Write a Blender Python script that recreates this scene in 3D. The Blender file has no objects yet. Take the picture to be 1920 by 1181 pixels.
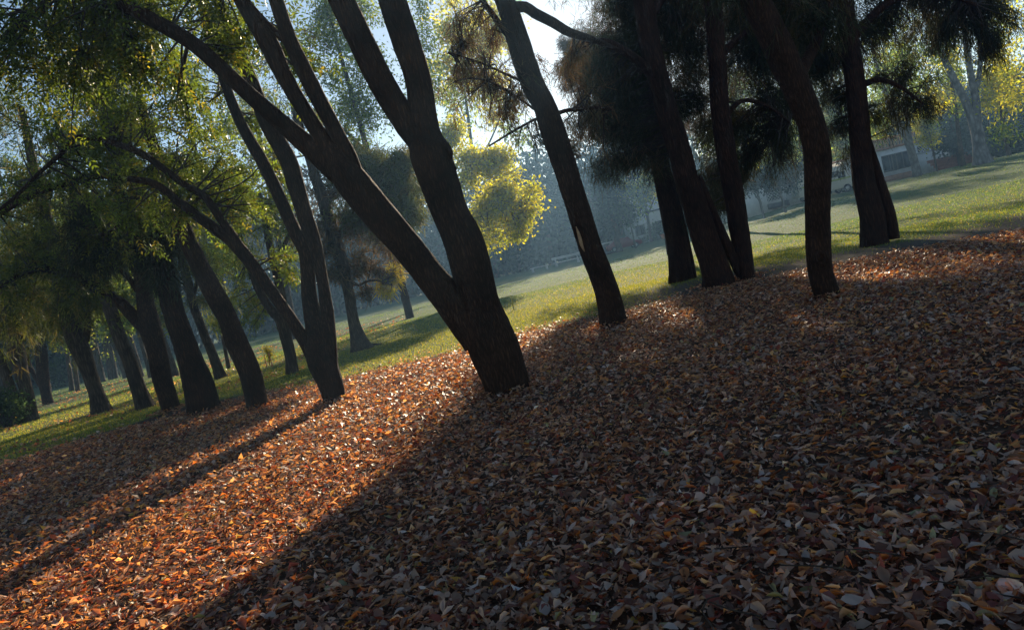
import bpy, math, random
import numpy as np
from mathutils import Vector, Matrix

scene = bpy.context.scene
col = scene.collection
R = math.radians
rng = np.random.default_rng(7)
random.seed(7)

# ------------------------------------------------------------------ camera
W, H = 1920.0, 1181.0
FPX = 1423.0
PITCH, ROLL, EYE = R(3.7), R(13.0), 1.45
fwd = np.array([0, math.cos(PITCH), -math.sin(PITCH)])
r0 = np.array([1.0, 0, 0]); u0 = np.array([0, math.sin(PITCH), math.cos(PITCH)])
rgt = math.cos(ROLL) * r0 - math.sin(ROLL) * u0
upv = math.cos(ROLL) * u0 + math.sin(ROLL) * r0
EYEP = np.array([0, 0, EYE])
cam_d = bpy.data.cameras.new("camera"); cam = bpy.data.objects.new("camera", cam_d); col.objects.link(cam)
m = Matrix(((rgt[0], upv[0], -fwd[0], 0), (rgt[1], upv[1], -fwd[1], 0), (rgt[2], upv[2], -fwd[2], EYE), (0, 0, 0, 1)))
cam.matrix_world = m
cam_d.sensor_width = 36.0; cam_d.lens = 36.0 * FPX / W
cam_d.clip_start = 0.05; cam_d.clip_end = 1500
scene.camera = cam

# ------------------------------------------------------------------ light
SUN_AZ, SUN_EL = R(10.8), R(17.4)
world = bpy.data.worlds.new("World"); scene.world = world; world.use_nodes = True
wn = world.node_tree; bg = wn.nodes["Background"]
sky = wn.nodes.new("ShaderNodeTexSky"); sky.sky_type = 'NISHITA'; sky.sun_disc = False
sky.sun_elevation = SUN_EL; sky.sun_rotation = SUN_AZ
sky.air_density = 1.0; sky.dust_density = 0.2; sky.ozone_density = 1.5
wn.links.new(sky.outputs[0], bg.inputs[0]); bg.inputs[1].default_value = 0.064
sd = np.array([math.sin(SUN_AZ) * math.cos(SUN_EL), math.cos(SUN_AZ) * math.cos(SUN_EL), math.sin(SUN_EL)])
sl = bpy.data.lights.new("sun", 'SUN'); sl.energy = 5.0; sl.angle = R(0.6); sl.color = (1.0, 0.82, 0.58)
so = bpy.data.objects.new("sun", sl); col.objects.link(so)
so.rotation_euler = Vector(sd).to_track_quat('Z', 'Y').to_euler()
so.location = (20, 60, 40)
vs = scene.view_settings
vs.view_transform = 'Standard'; vs.look = 'None'; vs.gamma = 1.0; vs.use_curve_mapping = False
vs.exposure = 0.92
cy = scene.cycles
cy.use_denoising = True
cy.max_bounces = 7; cy.diffuse_bounces = 4; cy.glossy_bounces = 2; cy.transmission_bounces = 4
cy.transparent_max_bounces = 6; cy.volume_bounces = 0
cy.sample_clamp_indirect = 6.0
HAZE = 0.0013

# ------------------------------------------------------------------ helpers
def ray(px, py):
    return fwd + (px - W / 2) / FPX * rgt + (H / 2 - py) / FPX * upv
def at(px, py, depth):
    d = ray(px, py); return EYEP + d * (depth / d[1])
def sstep(a, b, x):
    t = np.clip((np.asarray(x, float) - a) / (b - a), 0, 1); return t * t * (3 - 2 * t)
BORD_PX = [(0, 880), (120, 836), (229, 800), (339, 764), (425, 746), (505, 736), (620, 718), (700, 700), (870, 660), (1000, 624), (1100, 602),
           (1180, 587), (1320, 548), (1420, 526), (1520, 504), (1700, 470), (1920, 432)]
def g0(px, py):
    d = ray(px, py); return EYEP + d * (-EYE / d[2])
_b = np.array([g0(*p)[:2] for p in BORD_PX])
_b = np.vstack([[-60, 12.4], [-14, 12.2], _b, [16, 11.8], [60, 11.5]])
_b = _b[np.argsort(_b[:, 0])]
def border(x): return np.interp(x, _b[:, 0], _b[:, 1])
def wob(x, y, s=1.0):
    return (np.sin(x * 1.7 * s + 1.3) * np.cos(y * 1.3 * s + .4) + np.sin(x * .6 * s - y * .9 * s) + .6 * np.sin(x * 3.1 * s + y * 2.3 * s)) / 2.6
def terrain(x, y):
    x = np.asarray(x, float); y = np.asarray(y, float)
    z = 1.05 * sstep(8, 34, x) * sstep(16, 50, y)
    z = z + .05 * wob(x * .35, y * .35) * sstep(3, 9, np.hypot(x, y))
    e = y - border(x)
    z = z - .09 * np.exp(-((e - .55) / .22) ** 2) * sstep(2.5, 4.5, x) * (1 - sstep(11, 15, x))
    return z
def ground_at(px, py):
    d = ray(px, py); d = d / np.linalg.norm(d); t = 1.0
    while t < 300:
        p = EYEP + d * t
        if p[2] <= float(terrain(p[0], p[1])): break
        t += .02 if t < 40 else .1
    return EYEP + d * t

def mesh_np(name, verts, faces, tint=None, smooth=False, attrs=None):
    """verts (n,3); faces (m,3|4) int array or list of such arrays"""
    if not isinstance(faces, list): faces = [faces]
    faces = [np.asarray(f, np.int32) for f in faces if len(f)]
    me = bpy.data.meshes.new(name)
    me.vertices.add(len(verts)); me.vertices.foreach_set("co", np.asarray(verts, np.float32).ravel())
    loops = np.concatenate([f.ravel() for f in faces])
    tot = np.concatenate([np.full(len(f), f.shape[1], np.int32) for f in faces])
    st = np.concatenate([[0], np.cumsum(tot)[:-1]]).astype(np.int32)
    me.loops.add(len(loops)); me.loops.foreach_set("vertex_index", loops)
    me.polygons.add(len(tot)); me.polygons.foreach_set("loop_start", st); me.polygons.foreach_set("loop_total", tot)
    if smooth: me.polygons.foreach_set("use_smooth", np.ones(len(tot), bool))
    me.update(calc_edges=True)
    if tint is not None:
        a = me.attributes.new("tint", 'FLOAT_COLOR', 'POINT')
        c = np.ones((len(verts), 4), np.float32); c[:, :3] = tint; a.data.foreach_set("color", c.ravel())
    for k, v in (attrs or {}).items():
        a = me.attributes.new(k, 'FLOAT', 'POINT'); a.data.foreach_set("value", np.asarray(v, np.float32))
    return me
def obj(name, me, mat, parent=None):
    o = bpy.data.objects.new(name, me); col.objects.link(o)
    if mat is not None and not me.materials: me.materials.append(mat)
    if parent is not None:
        o.parent = parent
        if parent.type == 'EMPTY': o.matrix_parent_inverse = Matrix.Translation(-parent.location)
    return o
def tag(o, label=None, cat=None, group=None, kind=None):
    if label: o["label"] = label
    if cat: o["category"] = cat
    if group: o["group"] = group
    if kind: o["kind"] = kind
    return o
def thing(name, loc, label, cat, group=None):
    e = bpy.data.objects.new(name, None); col.objects.link(e); e.location = Vector(loc); e.empty_display_size = .2
    return tag(e, label, cat, group)

class MB:
    def __init__(s): s.v = []; s.f = []; s.n = 0
    def add(s, v, f):
        s.v.append(np.asarray(v, float)); s.f.append(np.asarray(f, np.int32) + s.n); s.n += len(v)
    def box(s, c, size, rz=0.0, bev=0.0):
        c = np.asarray(c, float); h = np.asarray(size, float) / 2
        if bev:
            b = min(bev, h.min() * .45)
            v = []
            for sx in (-1, 1):
                for sy in (-1, 1):
                    for sz in (-1, 1):
                        v += [(sx * h[0], sy * (h[1] - b), sz * (h[2] - b)), (sx * (h[0] - b), sy * h[1], sz * (h[2] - b)), (sx * (h[0] - b), sy * (h[1] - b), sz * h[2])]
            v = np.array(v)
            import bmesh
            bm = bmesh.new()
            for q in v: bm.verts.new(q)
            r = bmesh.ops.convex_hull(bm, input=bm.verts)
            bm.verts.index_update()
            fv = [[x.index for x in fc.verts] for fc in bm.faces]
            v = np.array([x.co[:] for x in bm.verts]); bm.free()
            f = np.array(fv)
        else:
            v = np.array([[x, y, z] for x in (-h[0], h[0]) for y in (-h[1], h[1]) for z in (-h[2], h[2])])
            f = np.array([[0, 1, 3, 2], [4, 6, 7, 5], [0, 4, 5, 1], [2, 3, 7, 6], [0, 2, 6, 4], [1, 5, 7, 3]])
        ca, sa = math.cos(rz), math.sin(rz)
        v = v @ np.array([[ca, sa, 0], [-sa, ca, 0], [0, 0, 1]])
        s.add(v + c, f); return s
    def build(s, name, mat, parent=None, smooth=False):
        tri = [f for f in s.f if f.shape[1] == 3]; qd = [f for f in s.f if f.shape[1] == 4]
        fs = []
        if tri: fs.append(np.vstack(tri))
        if qd: fs.append(np.vstack(qd))
        return obj(name, mesh_np(name, np.vstack(s.v), fs, smooth=smooth), mat, parent)

def catmull(P, step):
    P = np.asarray(P, float)
    if len(P) == 2: P = np.vstack([P[0], (P[0] + P[1]) / 2, P[1]])
    Q = np.vstack([2 * P[0] - P[1], P, 2 * P[-1] - P[-2]]); out = []
    for i in range(1, len(Q) - 2):
        n = max(2, int(np.linalg.norm(Q[i + 1][:3] - Q[i][:3]) / step))
        t = np.linspace(0, 1, n, endpoint=False)[:, None]
        a, b, c, d = Q[i - 1], Q[i], Q[i + 1], Q[i + 2]
        out.append(.5 * ((2 * b) + (-a + c) * t + (2 * a - 5 * b + 4 * c - d) * t ** 2 + (-a + 3 * b - 3 * c + d) * t ** 3))
    out.append(P[-1:]); return np.vstack(out)

def tube(pts, rad, sides=16, step=.12, rough=.05, flute=0.0, nl=6, flare=0.0, rg=None, cap=True):
    """tapered tube through pts with radius rad; returns verts, [quads, tris]"""
    rg = rg or rng
    C = catmull(np.hstack([np.asarray(pts, float), np.asarray(rad, float)[:, None]]), step)
    P = C[:, :3]; r = np.maximum(C[:, 3], .003)
    T = np.gradient(P, axis=0); T /= np.linalg.norm(T, axis=1)[:, None] + 1e-9
    ref = np.array([0, 1.0, 0]) if abs(T[0][1]) < .8 else np.array([1.0, 0, 0])
    N = np.zeros_like(P); n = ref - T[0] * ref.dot(T[0]); n /= np.linalg.norm(n)
    for i in range(len(P)):
        n = n - T[i] * n.dot(T[i]); n /= np.linalg.norm(n); N[i] = n
    B = np.cross(T, N)
    s = np.concatenate([[0], np.cumsum(np.linalg.norm(np.diff(P, axis=0), axis=1))])
    th = np.linspace(0, 2 * np.pi, sides, endpoint=False)
    rr = np.ones((len(P), sides))
    ph = rg.uniform(0, 6.28, 12)
    r_mean = r.mean()
    for k, (ka, ks, am) in enumerate([(2, 1.1, .5), (3, 1.9, .45), (1, 2.7, .4), (4, 3.6, .3), (5, 6.0, .3), (7, 9.5, .22)]):
        rr += rough * am * np.sin(ka * th[None] + ph[k] + np.sin(s[:, None] * ks + ph[k + 6]) * 1.3) * np.cos(s[:, None] * ks * .8 + ph[k])
    if sides >= 24:
        rr += rg.normal(0, rough * .18, rr.shape)
    if flute:
        fl = flute * np.exp(-s / 1.6)[:, None] + flute * .25
        rr += fl * np.abs(np.sin(th[None] * nl / 2 + ph[3] + .25 * np.sin(s[:, None] * .8))) ** .7 - fl * .8
    if flare:
        fk = flare * np.exp(-s / .22)[:, None]
        rr += fk * (.55 + .45 * np.sin(th[None] * 5 + ph[5]))
    V = P[:, None] + (np.cos(th)[None, :, None] * N[:, None] + np.sin(th)[None, :, None] * B[:, None]) * (r[:, None] * rr)[..., None]
    V = V.reshape(-1, 3); n = len(P)
    i = np.arange(n - 1)[:, None] * sides; j = np.arange(sides)[None]; j2 = (j + 1) % sides
    Q = np.stack([i + j, i + j2, i + sides + j2, i + sides + j], -1).reshape(-1, 4)
    tr = np.zeros((0, 3), np.int32)
    if cap:
        V = np.vstack([V, P[-1] + T[-1] * r[-1] * .5]); k = len(V) - 1; b = (n - 1) * sides
        tr = np.array([[b + a, b + (a + 1) % sides, k] for a in range(sides)], np.int32)
    return V, Q, tr, C
class TM:                                              # joins many tubes in one mesh
    def __init__(s): s.v = []; s.q = []; s.t = []; s.n = 0
    def add(s, V, Q, T):
        s.v.append(V); s.q.append(Q + s.n); s.t.append(T + s.n); s.n += len(V)
    def mesh(s, name): return mesh_np(name, np.vstack(s.v), [np.vstack(s.q), np.vstack(s.t)], smooth=True)

# ------------------------------------------------------------------ materials
def mat(name):
    mt = bpy.data.materials.new(name); mt.use_nodes = True; nt = mt.node_tree
    return mt, nt, nt.nodes["Principled BSDF"], nt.nodes["Material Output"]
def N(nt, t, **k):
    n = nt.nodes.new(t)
    for a, v in k.items(): setattr(n, a, v)
    return n
def ramp(nt, stops):
    n = N(nt, "ShaderNodeValToRGB"); e = n.color_ramp.elements
    while len(e) < len(stops): e.new(.5)
    for x, (p, c) in zip(e, stops): x.position = p; x.color = (*c, 1)
    return n
def plain(name, c, rough=.7, var=.25, scale=6.0, bump=.15, metal=0.0):
    mt, nt, b, o = mat(name)
    tc = N(nt, "ShaderNodeTexCoord"); nz = N(nt, "ShaderNodeTexNoise"); nz.inputs["Scale"].default_value = scale; nz.inputs["Detail"].default_value = 6
    nt.links.new(tc.outputs["Object"], nz.inputs["Vector"])
    lo = tuple(x * (1 - var) for x in c); hi = tuple(min(1, x * (1 + var)) for x in c)
    rp = ramp(nt, [(.3, lo), (.7, hi)]); nt.links.new(nz.outputs["Fac"], rp.inputs[0]); nt.links.new(rp.outputs[0], b.inputs["Base Color"])
    b.inputs["Roughness"].default_value = rough; b.inputs["Metallic"].default_value = metal
    if bump:
        bp = N(nt, "ShaderNodeBump"); bp.inputs["Strength"].default_value = bump; bp.inputs["Distance"].default_value = .02
        nt.links.new(nz.outputs["Fac"], bp.inputs["Height"]); nt.links.new(bp.outputs[0], b.inputs["Normal"])
    return mt
def bark(name, dark, light, sc=(44, 44, 8), strength=1.0, dist=.05, patch=None):
    mt, nt, b, o = mat(name)
    tc = N(nt, "ShaderNodeTexCoord"); mp = N(nt, "ShaderNodeMapping"); mp.inputs["Scale"].default_value = sc
    nt.links.new(tc.outputs["Object"], mp.inputs[0])
    nz = N(nt, "ShaderNodeTexNoise"); nz.inputs["Scale"].default_value = 1.0; nz.inputs["Detail"].default_value = 8; nz.inputs["Roughness"].default_value = .65; nz.inputs["Distortion"].default_value = .8
    vo = N(nt, "ShaderNodeTexVoronoi", feature='DISTANCE_TO_EDGE'); vo.inputs["Scale"].default_value = .8
    nt.links.new(mp.outputs[0], nz.inputs["Vector"])
    mx = N(nt, "ShaderNodeVectorMath", operation='ADD'); nt.links.new(mp.outputs[0], mx.inputs[0]); nt.links.new(nz.outputs["Color"], mx.inputs[1]); nt.links.new(mx.outputs[0], vo.inputs["Vector"])
    ml = N(nt, "ShaderNodeMath", operation='MULTIPLY'); nt.links.new(vo.outputs["Distance"], ml.inputs[0]); nt.links.new(nz.outputs["Fac"], ml.inputs[1])
    rp = ramp(nt, [(.02, dark), (.35, light)]); nt.links.new(ml.outputs[0], rp.inputs[0])
    big = N(nt, "ShaderNodeTexNoise"); big.inputs["Scale"].default_value = 2.2; big.inputs["Detail"].default_value = 5
    nt.links.new(tc.outputs["Object"], big.inputs["Vector"])
    r2 = ramp(nt, [(.35, (.62, .6, .58)), (.68, (1.25, 1.2, 1.12))] if patch is None else patch); nt.links.new(big.outputs["Fac"], r2.inputs[0])
    mu = N(nt, "ShaderNodeMix", data_type='RGBA', blend_type='MULTIPLY'); mu.inputs[0].default_value = 1.0
    nt.links.new(rp.outputs[0], mu.inputs[6]); nt.links.new(r2.outputs[0], mu.inputs[7]); nt.links.new(mu.outputs[2], b.inputs["Base Color"])
    b.inputs["Roughness"].default_value = .85; b.inputs["Specular IOR Level"].default_value = .14
    bp = N(nt, "ShaderNodeBump"); bp.inputs["Strength"].default_value = strength; bp.inputs["Distance"].default_value = dist
    nt.links.new(ml.outputs[0], bp.inputs["Height"]); nt.links.new(bp.outputs[0], b.inputs["Normal"])
    return mt
def leafmat(name, trans=.5, rough=.5, spec=.35, boost=(1.5, 1.5, 1.0)):
    """thin leaf: coloured by the per-leaf tint, lets light through"""
    mt, nt, b, o = mat(name)
    at_ = N(nt, "ShaderNodeAttribute", attribute_name="tint")
    nt.links.new(at_.outputs["Color"], b.inputs["Base Color"]); b.inputs["Roughness"].default_value = rough; b.inputs["Specular IOR Level"].default_value = spec
    tr = N(nt, "ShaderNodeBsdfTranslucent"); mu = N(nt, "ShaderNodeMix", data_type='RGBA', blend_type='MULTIPLY'); mu.inputs[0].default_value = 1
    mu.inputs[7].default_value = (*boost, 1); nt.links.new(at_.outputs["Color"], mu.inputs[6]); nt.links.new(mu.outputs[2], tr.inputs[0])
    ms = N(nt, "ShaderNodeMixShader"); ms.inputs[0].default_value = trans
    nt.links.new(b.outputs[0], ms.inputs[1]); nt.links.new(tr.outputs[0], ms.inputs[2]); nt.links.new(ms.outputs[0], o.inputs[0])
    return mt
M = dict(
    bark=bark("bark_brown", (.028, .015, .009), (.13, .066, .036)),
    bark_red=bark("bark_reddish", (.024, .012, .007), (.105, .048, .027), sc=(34, 34, 4.5), strength=1.0, dist=.06),
    bark_grey=bark("bark_grey_brown", (.05, .037, .028), (.19, .14, .10), sc=(24, 24, 3)),
    bark_pale=bark("bark_pale", (.16, .15, .14), (.36, .35, .34), sc=(6, 6, 2), strength=.4, patch=[(.35, (.55, .55, .58)), (.65, (1.1, 1.1, 1.12))]),
    twig=plain("twig", (.035, .024, .018), .85, bump=0),
    leaf=leafmat("leaf_green", .6, .42, .35, (2.2, 2.0, .9)),
    needle=leafmat("leaf_needle", .4, .6, .15, (1.7, 1.5, .9)),
    far=leafmat("leaf_far", .66, .6, .15, (2.0, 2.1, .9)),
    shade=leafmat("leaf_shaded", .06, .8, .05, (1.1, 1.2, .9)),  # duller twin of the far leaf: shade put into the material
    litter=leafmat("fallen_leaf", .45, .46, .34, (2.6, 1.4, .45)),
    grass=leafmat("grass_blade", .6, .5, .2, (2.2, 1.9, .9)),
    white=plain("whitewash", (.72, .72, .70), .8, .12, 1.5),
    terra=plain("terracotta", (.36, .17, .09), .8, .25, 3),
    glass=plain("window_glass", (.03, .035, .04), .08, .2, 2, 0),
    frame=plain("window_frame", (.10, .08, .07), .6, .2, 8),
    dark=plain("dark_metal", (.03, .035, .045), .5, .2, 8),
    cream=plain("cream_paint", (.62, .57, .46), .35, .06, 2, 0),
    stripe=plain("stripe_paint", (.38, .42, .10), .4, .1, 3, 0),
    tyre=plain("tyre", (.02, .02, .02), .9, .2, 8),
    rim=plain("wheel_rim", (.45, .45, .45), .4, .1, 8, 0, .6),
    redcar=plain("car_paint_red", (.20, .03, .03), .25, .05, 3, 0),
    conc=plain("concrete", (.42, .42, .41), .85, .2, 3),
    brick=plain("red_brick", (.30, .11, .07), .85, .3, 4),
    wood=plain("split_wood", (.42, .27, .15), .75, .3, 12),
    yellow=plain("stake_yellow", (.55, .42, .05), .6, .15, 8),
    redstake=plain("stake_red", (.40, .10, .06), .7, .2, 8),
    pot=plain("clay_pot", (.55, .20, .08), .8, .2, 6),
)
# ground: lawn / leaf mould mixed by where the bed of leaves lies
def ground_mat():
    mt, nt, b, o = mat("ground_lawn_and_mould")
    geo = N(nt, "ShaderNodeNewGeometry")
    def noise(s, d=6, r=.6):
        n = N(nt, "ShaderNodeTexNoise"); n.inputs["Scale"].default_value = s; n.inputs["Detail"].default_value = d; n.inputs["Roughness"].default_value = r
        nt.links.new(geo.outputs["Position"], n.inputs["Vector"]); return n
    n1, n2, n3 = noise(.22, 4), noise(2.2), noise(26, 4, .7)
    lawn = ramp(nt, [(.3, (.07, .115, .03)), (.5, (.11, .145, .036)), (.72, (.21, .195, .06))])
    mixn = N(nt, "ShaderNodeMath", operation='MULTIPLY_ADD'); mixn.inputs[1].default_value = .35; nt.links.new(n2.outputs[0], mixn.inputs[0])
    sc = N(nt, "ShaderNodeMath", operation='MULTIPLY'); sc.inputs[1].default_value = .65; nt.links.new(n1.outputs[0], sc.inputs[0]); nt.links.new(sc.outputs[0], mixn.inputs[2])
    nt.links.new(mixn.outputs[0], lawn.inputs[0])
    fine = ramp(nt, [(.25, (.55, .55, .55)), (.75, (1.4, 1.4, 1.4))]); nt.links.new(n3.outputs[0], fine.inputs[0])
    l2 = N(nt, "ShaderNodeMix", data_type='RGBA', blend_type='MULTIPLY'); l2.inputs[0].default_value = 1; nt.links.new(lawn.outputs[0], l2.inputs[6]); nt.links.new(fine.outputs[0], l2.inputs[7])
    soil = ramp(nt, [(.3, (.03, .019, .013)), (.55, (.075, .046, .03)), (.75, (.14, .09, .06))]); nt.links.new(n3.outputs[0], soil.inputs[0])
    dirt = ramp(nt, [(.3, (.07, .055, .042)), (.7, (.16, .13, .10))]); nt.links.new(n3.outputs[0], dirt.inputs[0])
    def att(nm):
        a = N(nt, "ShaderNodeAttribute", attribute_name=nm); return a.outputs["Fac"]
    def edge(src, n, lo, hi):
        ad = N(nt, "ShaderNodeMath", operation='ADD'); nt.links.new(src, ad.inputs[0]); nt.links.new(n.outputs[0], ad.inputs[1])
        mr = N(nt, "ShaderNodeMapRange"); mr.inputs[1].default_value = lo; mr.inputs[2].default_value = hi; nt.links.new(ad.outputs[0], mr.inputs[0]); return mr.outputs[0]
    green = ramp(nt, [(.3, (.035, .085, .035)), (.5, (.055, .115, .042)), (.72, (.11, .155, .055))]); nt.links.new(mixn.outputs[0], green.inputs[0])
    lg = N(nt, "ShaderNodeMix", data_type='RGBA'); nt.links.new(edge(att("sunned"), n2, .3, 1.2), lg.inputs[0]); nt.links.new(green.outputs[0], lg.inputs[6]); nt.links.new(lawn.outputs[0], lg.inputs[7]); nt.links.new(lg.outputs[2], l2.inputs[6])  # yellow lawn colour stands for sun, green for shade, blended by the mask
    m1 = N(nt, "ShaderNodeMix", data_type='RGBA'); nt.links.new(edge(att("bare"), n2, .85, 1.25), m1.inputs[0]); nt.links.new(l2.outputs[2], m1.inputs[6]); nt.links.new(dirt.outputs[0], m1.inputs[7])
    m2 = N(nt, "ShaderNodeMix", data_type='RGBA'); nt.links.new(edge(att("mould"), n2, .85, 1.15), m2.inputs[0]); nt.links.new(m1.outputs[2], m2.inputs[6]); nt.links.new(soil.outputs[0], m2.inputs[7])
    nt.links.new(m2.outputs[2], b.inputs["Base Color"]); b.inputs["Roughness"].default_value = .95; b.inputs["Specular IOR Level"].default_value = .1
    bp = N(nt, "ShaderNodeBump"); bp.inputs["Strength"].default_value = .7; bp.inputs["Distance"].default_value = .03
    nt.links.new(n3.outputs[0], bp.inputs["Height"]); nt.links.new(bp.outputs[0], b.inputs["Normal"])
    return mt
M["ground"] = ground_mat()

# ------------------------------------------------------------------ ground
def axis(lo, hi, c, n, k):
    t = np.linspace(-1, 1, n); s = np.sinh(k * t) / np.sinh(k)
    return np.where(s < 0, c + s * (c - lo), c + s * (hi - c))
xs = axis(-250, 250, 0, 200, 4.4); ys = axis(-60, 300, 11, 220, 3.8)
X, Y = np.meshgrid(xs, ys); Z = terrain(X, Y)
nx, ny = len(xs), len(ys)
ii = (np.arange(ny - 1)[:, None] * nx + np.arange(nx - 1)[None]).ravel()
gv = np.stack([X.ravel(), Y.ravel(), Z.ravel()], 1)
e_ = Y - border(X)
mould = 1 - sstep(-.3, .5, e_ + .3 * wob(X * 1.3, Y * 1.3))
bare = (1 - sstep(1.8, 5.5, e_ + .7 * wob(X, Y))) * sstep(.5, 3.5, X) * .95
lf = (X < -7)                                                 # worn leafy ground between the left trees
bare = np.maximum(bare, lf * .62 * (.5 + .5 * np.sin(Y * 1.1 + .25 * X + wob(X, Y) * 1.2)) * sstep(13, 15, Y) * (1 - sstep(46, 60, Y)))
gm = mesh_np("ground", gv, np.stack([ii, ii + 1, ii + nx + 1, ii + nx], 1), smooth=True, attrs=dict(mould=mould.ravel(), bare=bare.ravel(), sunned=((1 - sstep(10, 26, e_ + 3 * wob(X * .3, Y * .3))) * (1 - .6 * sstep(4, 12, X))).ravel()))  # last mask paints sunlit yellow near the leaf bed, shaded green beyond
ground = tag(obj("ground", gm, M["ground"]), "park ground of short green lawn with a brown bed of fallen leaves", None, None, "structure")

# ------------------------------------------------------------------ leaf builders (numpy)
def unit(v): return v / (np.linalg.norm(v, axis=-1, keepdims=True) + 1e-9)
def rdir(n, rg): return unit(rg.normal(size=(n, 3)))
def tints(n, pal, wts, rg, var=.22):
    pal = np.array(pal); k = rg.choice(len(pal), n, p=np.array(wts) / sum(wts))
    return np.clip(pal[k] * rg.lognormal(0, var, (n, 1)), 0, .9)
def diamonds(base, d, nrm, L, Wd, tint, fold=.25):
    """pointed leaves: base point, direction, normal, length, width"""
    n = len(base); s = unit(np.cross(d, nrm)); u = np.cross(s, d)
    L = np.asarray(L).reshape(-1, 1) * np.ones((n, 1)); Wd = np.asarray(Wd).reshape(-1, 1) * np.ones((n, 1))
    V = np.stack([base, base + d * L * .45 + s * Wd / 2 + u * Wd * fold, base + d * L - u * L * .08, base + d * L * .45 - s * Wd / 2 + u * Wd * fold], 1).reshape(-1, 3)
    return V, np.arange(4 * n).reshape(n, 4), np.repeat(tint, 4, 0)
def ash_sprays(P, D, size, pal, wts, rg):
    n = len(P); D = unit(D); up = unit(np.array([0, 0, 1.0]) + .7 * rg.normal(size=(n, 3)))
    S = unit(np.cross(D, up)); U = np.cross(S, D)
    Vs, Ts = [], []
    base_t = tints(n, pal, wts, rg, .25)
    for k in range(7):
        f = [.25, .25, .5, .5, .75, .75, 1.0][k]; sg = [1, -1, 1, -1, 1, -1, 0][k]
        b = P + D * (size * 2.4 * f) - np.array([0, 0, 1]) * (size * .5 * f * f)
        d = unit(D * (.55 if sg else 1) + S * sg * .85 + rg.normal(0, .16, (n, 3)) - np.array([0, 0, .25]))
        V, Fc, T = diamonds(b, d, unit(U + rg.normal(0, .35, (n, 3))), size * rg.uniform(.75, 1.15, n), size * .34, base_t * rg.uniform(.8, 1.2, (n, 1)))
        Vs.append(V); Ts.append(T)
    V = np.vstack(Vs); return V, np.arange(len(V)).reshape(-1, 4), np.vstack(Ts)
def needle_tufts(P, D, size, pal, wts, rg, k=8, wd=.011, jit=.42, hang=.6):
    n = len(P) * k; B = np.repeat(P, k, 0) + rg.normal(0, size * .30, (n, 3)); D = np.repeat(unit(D), k, 0)
    d = unit(D * .45 + rg.normal(0, jit, (n, 3)) + np.array([0, 0, -hang]))
    s = unit(np.cross(d, rdir(n, rg))); L = size * rg.uniform(.6, 1.7, (n, 1)); w = wd * rg.uniform(.6, 1.2, (n, 1))
    tip = B + d * L + np.array([0, 0, -1]) * L * .15
    V = np.stack([B - s * w / 2, B + s * w / 2, tip + s * w * .3, tip - s * w * .3], 1).reshape(-1, 3)
    t = np.repeat(tints(len(P), pal, wts, rg, .25), k, 0) * rg.uniform(.75, 1.25, (n, 1))
    return V, np.arange(4 * n).reshape(n, 4), np.repeat(t, 4, 0)
def broad(P, size, pal, wts, rg, k=5, spread=1.2, droop=.2):
    n = len(P) * k; B = np.repeat(P, k, 0) + rg.normal(0, size * spread, (n, 3))
    d = unit(rdir(n, rg) + np.array([0, 0, -droop])); nr = unit(rdir(n, rg) + np.array([0, 0, .6]))
    t = np.repeat(tints(len(P), pal, wts, rg, .28), k, 0) * rg.uniform(.75, 1.25, (n, 1))
    return diamonds(B, d, nr, size * rg.uniform(.7, 1.3, n), size * .5 * rg.uniform(.7, 1.2, n), t)
class LM:
    def __init__(s): s.v = []; s.q = []; s.t = []; s.c = []; s.n = 0
    def add(s, V, F, T):
        if isinstance(F, tuple): s.q.append(F[0] + s.n); s.t.append(F[1] + s.n)
        else: s.q.append(F + s.n)
        s.v.append(V); s.c.append(T); s.n += len(V)
    def mesh(s, name):
        fs = [np.vstack(s.q)] + ([np.vstack(s.t)] if s.t else [])
        return mesh_np(name, np.vstack(s.v), fs, tint=np.vstack(s.c))

PAL = dict(
    ash=([(.08, .12, .018), (.115, .145, .022), (.05, .08, .015), (.17, .15, .02)], [4, 3, 3, .8]),
    dusk=([(.085, .105, .024), (.125, .13, .03), (.055, .07, .02), (.16, .13, .045)], [4, 2, 3, 1.2]),
    needle=([(.035, .045, .022), (.055, .055, .028), (.025, .032, .018), (.085, .06, .035)], [4, 3, 3, 1.5]),
    rust=([(.10, .065, .035), (.075, .065, .03), (.13, .08, .04), (.05, .045, .025)], [3, 3, 2, 2]),
    yellow=([(.40, .35, .015), (.31, .30, .018), (.46, .36, .015), (.22, .23, .02)], [4, 3, 2, 2]),
    lime=([(.12, .17, .022), (.18, .21, .024), (.08, .125, .02), (.24, .22, .025)], [3, 3, 2, 1]),
    teal=([(.025, .05, .034), (.036, .065, .04), (.018, .036, .028)], [3, 2, 2]),
    wood=([(.03, .05, .028), (.042, .062, .03), (.022, .036, .024)], [3, 2, 2]),
)
TREES = {}
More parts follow.
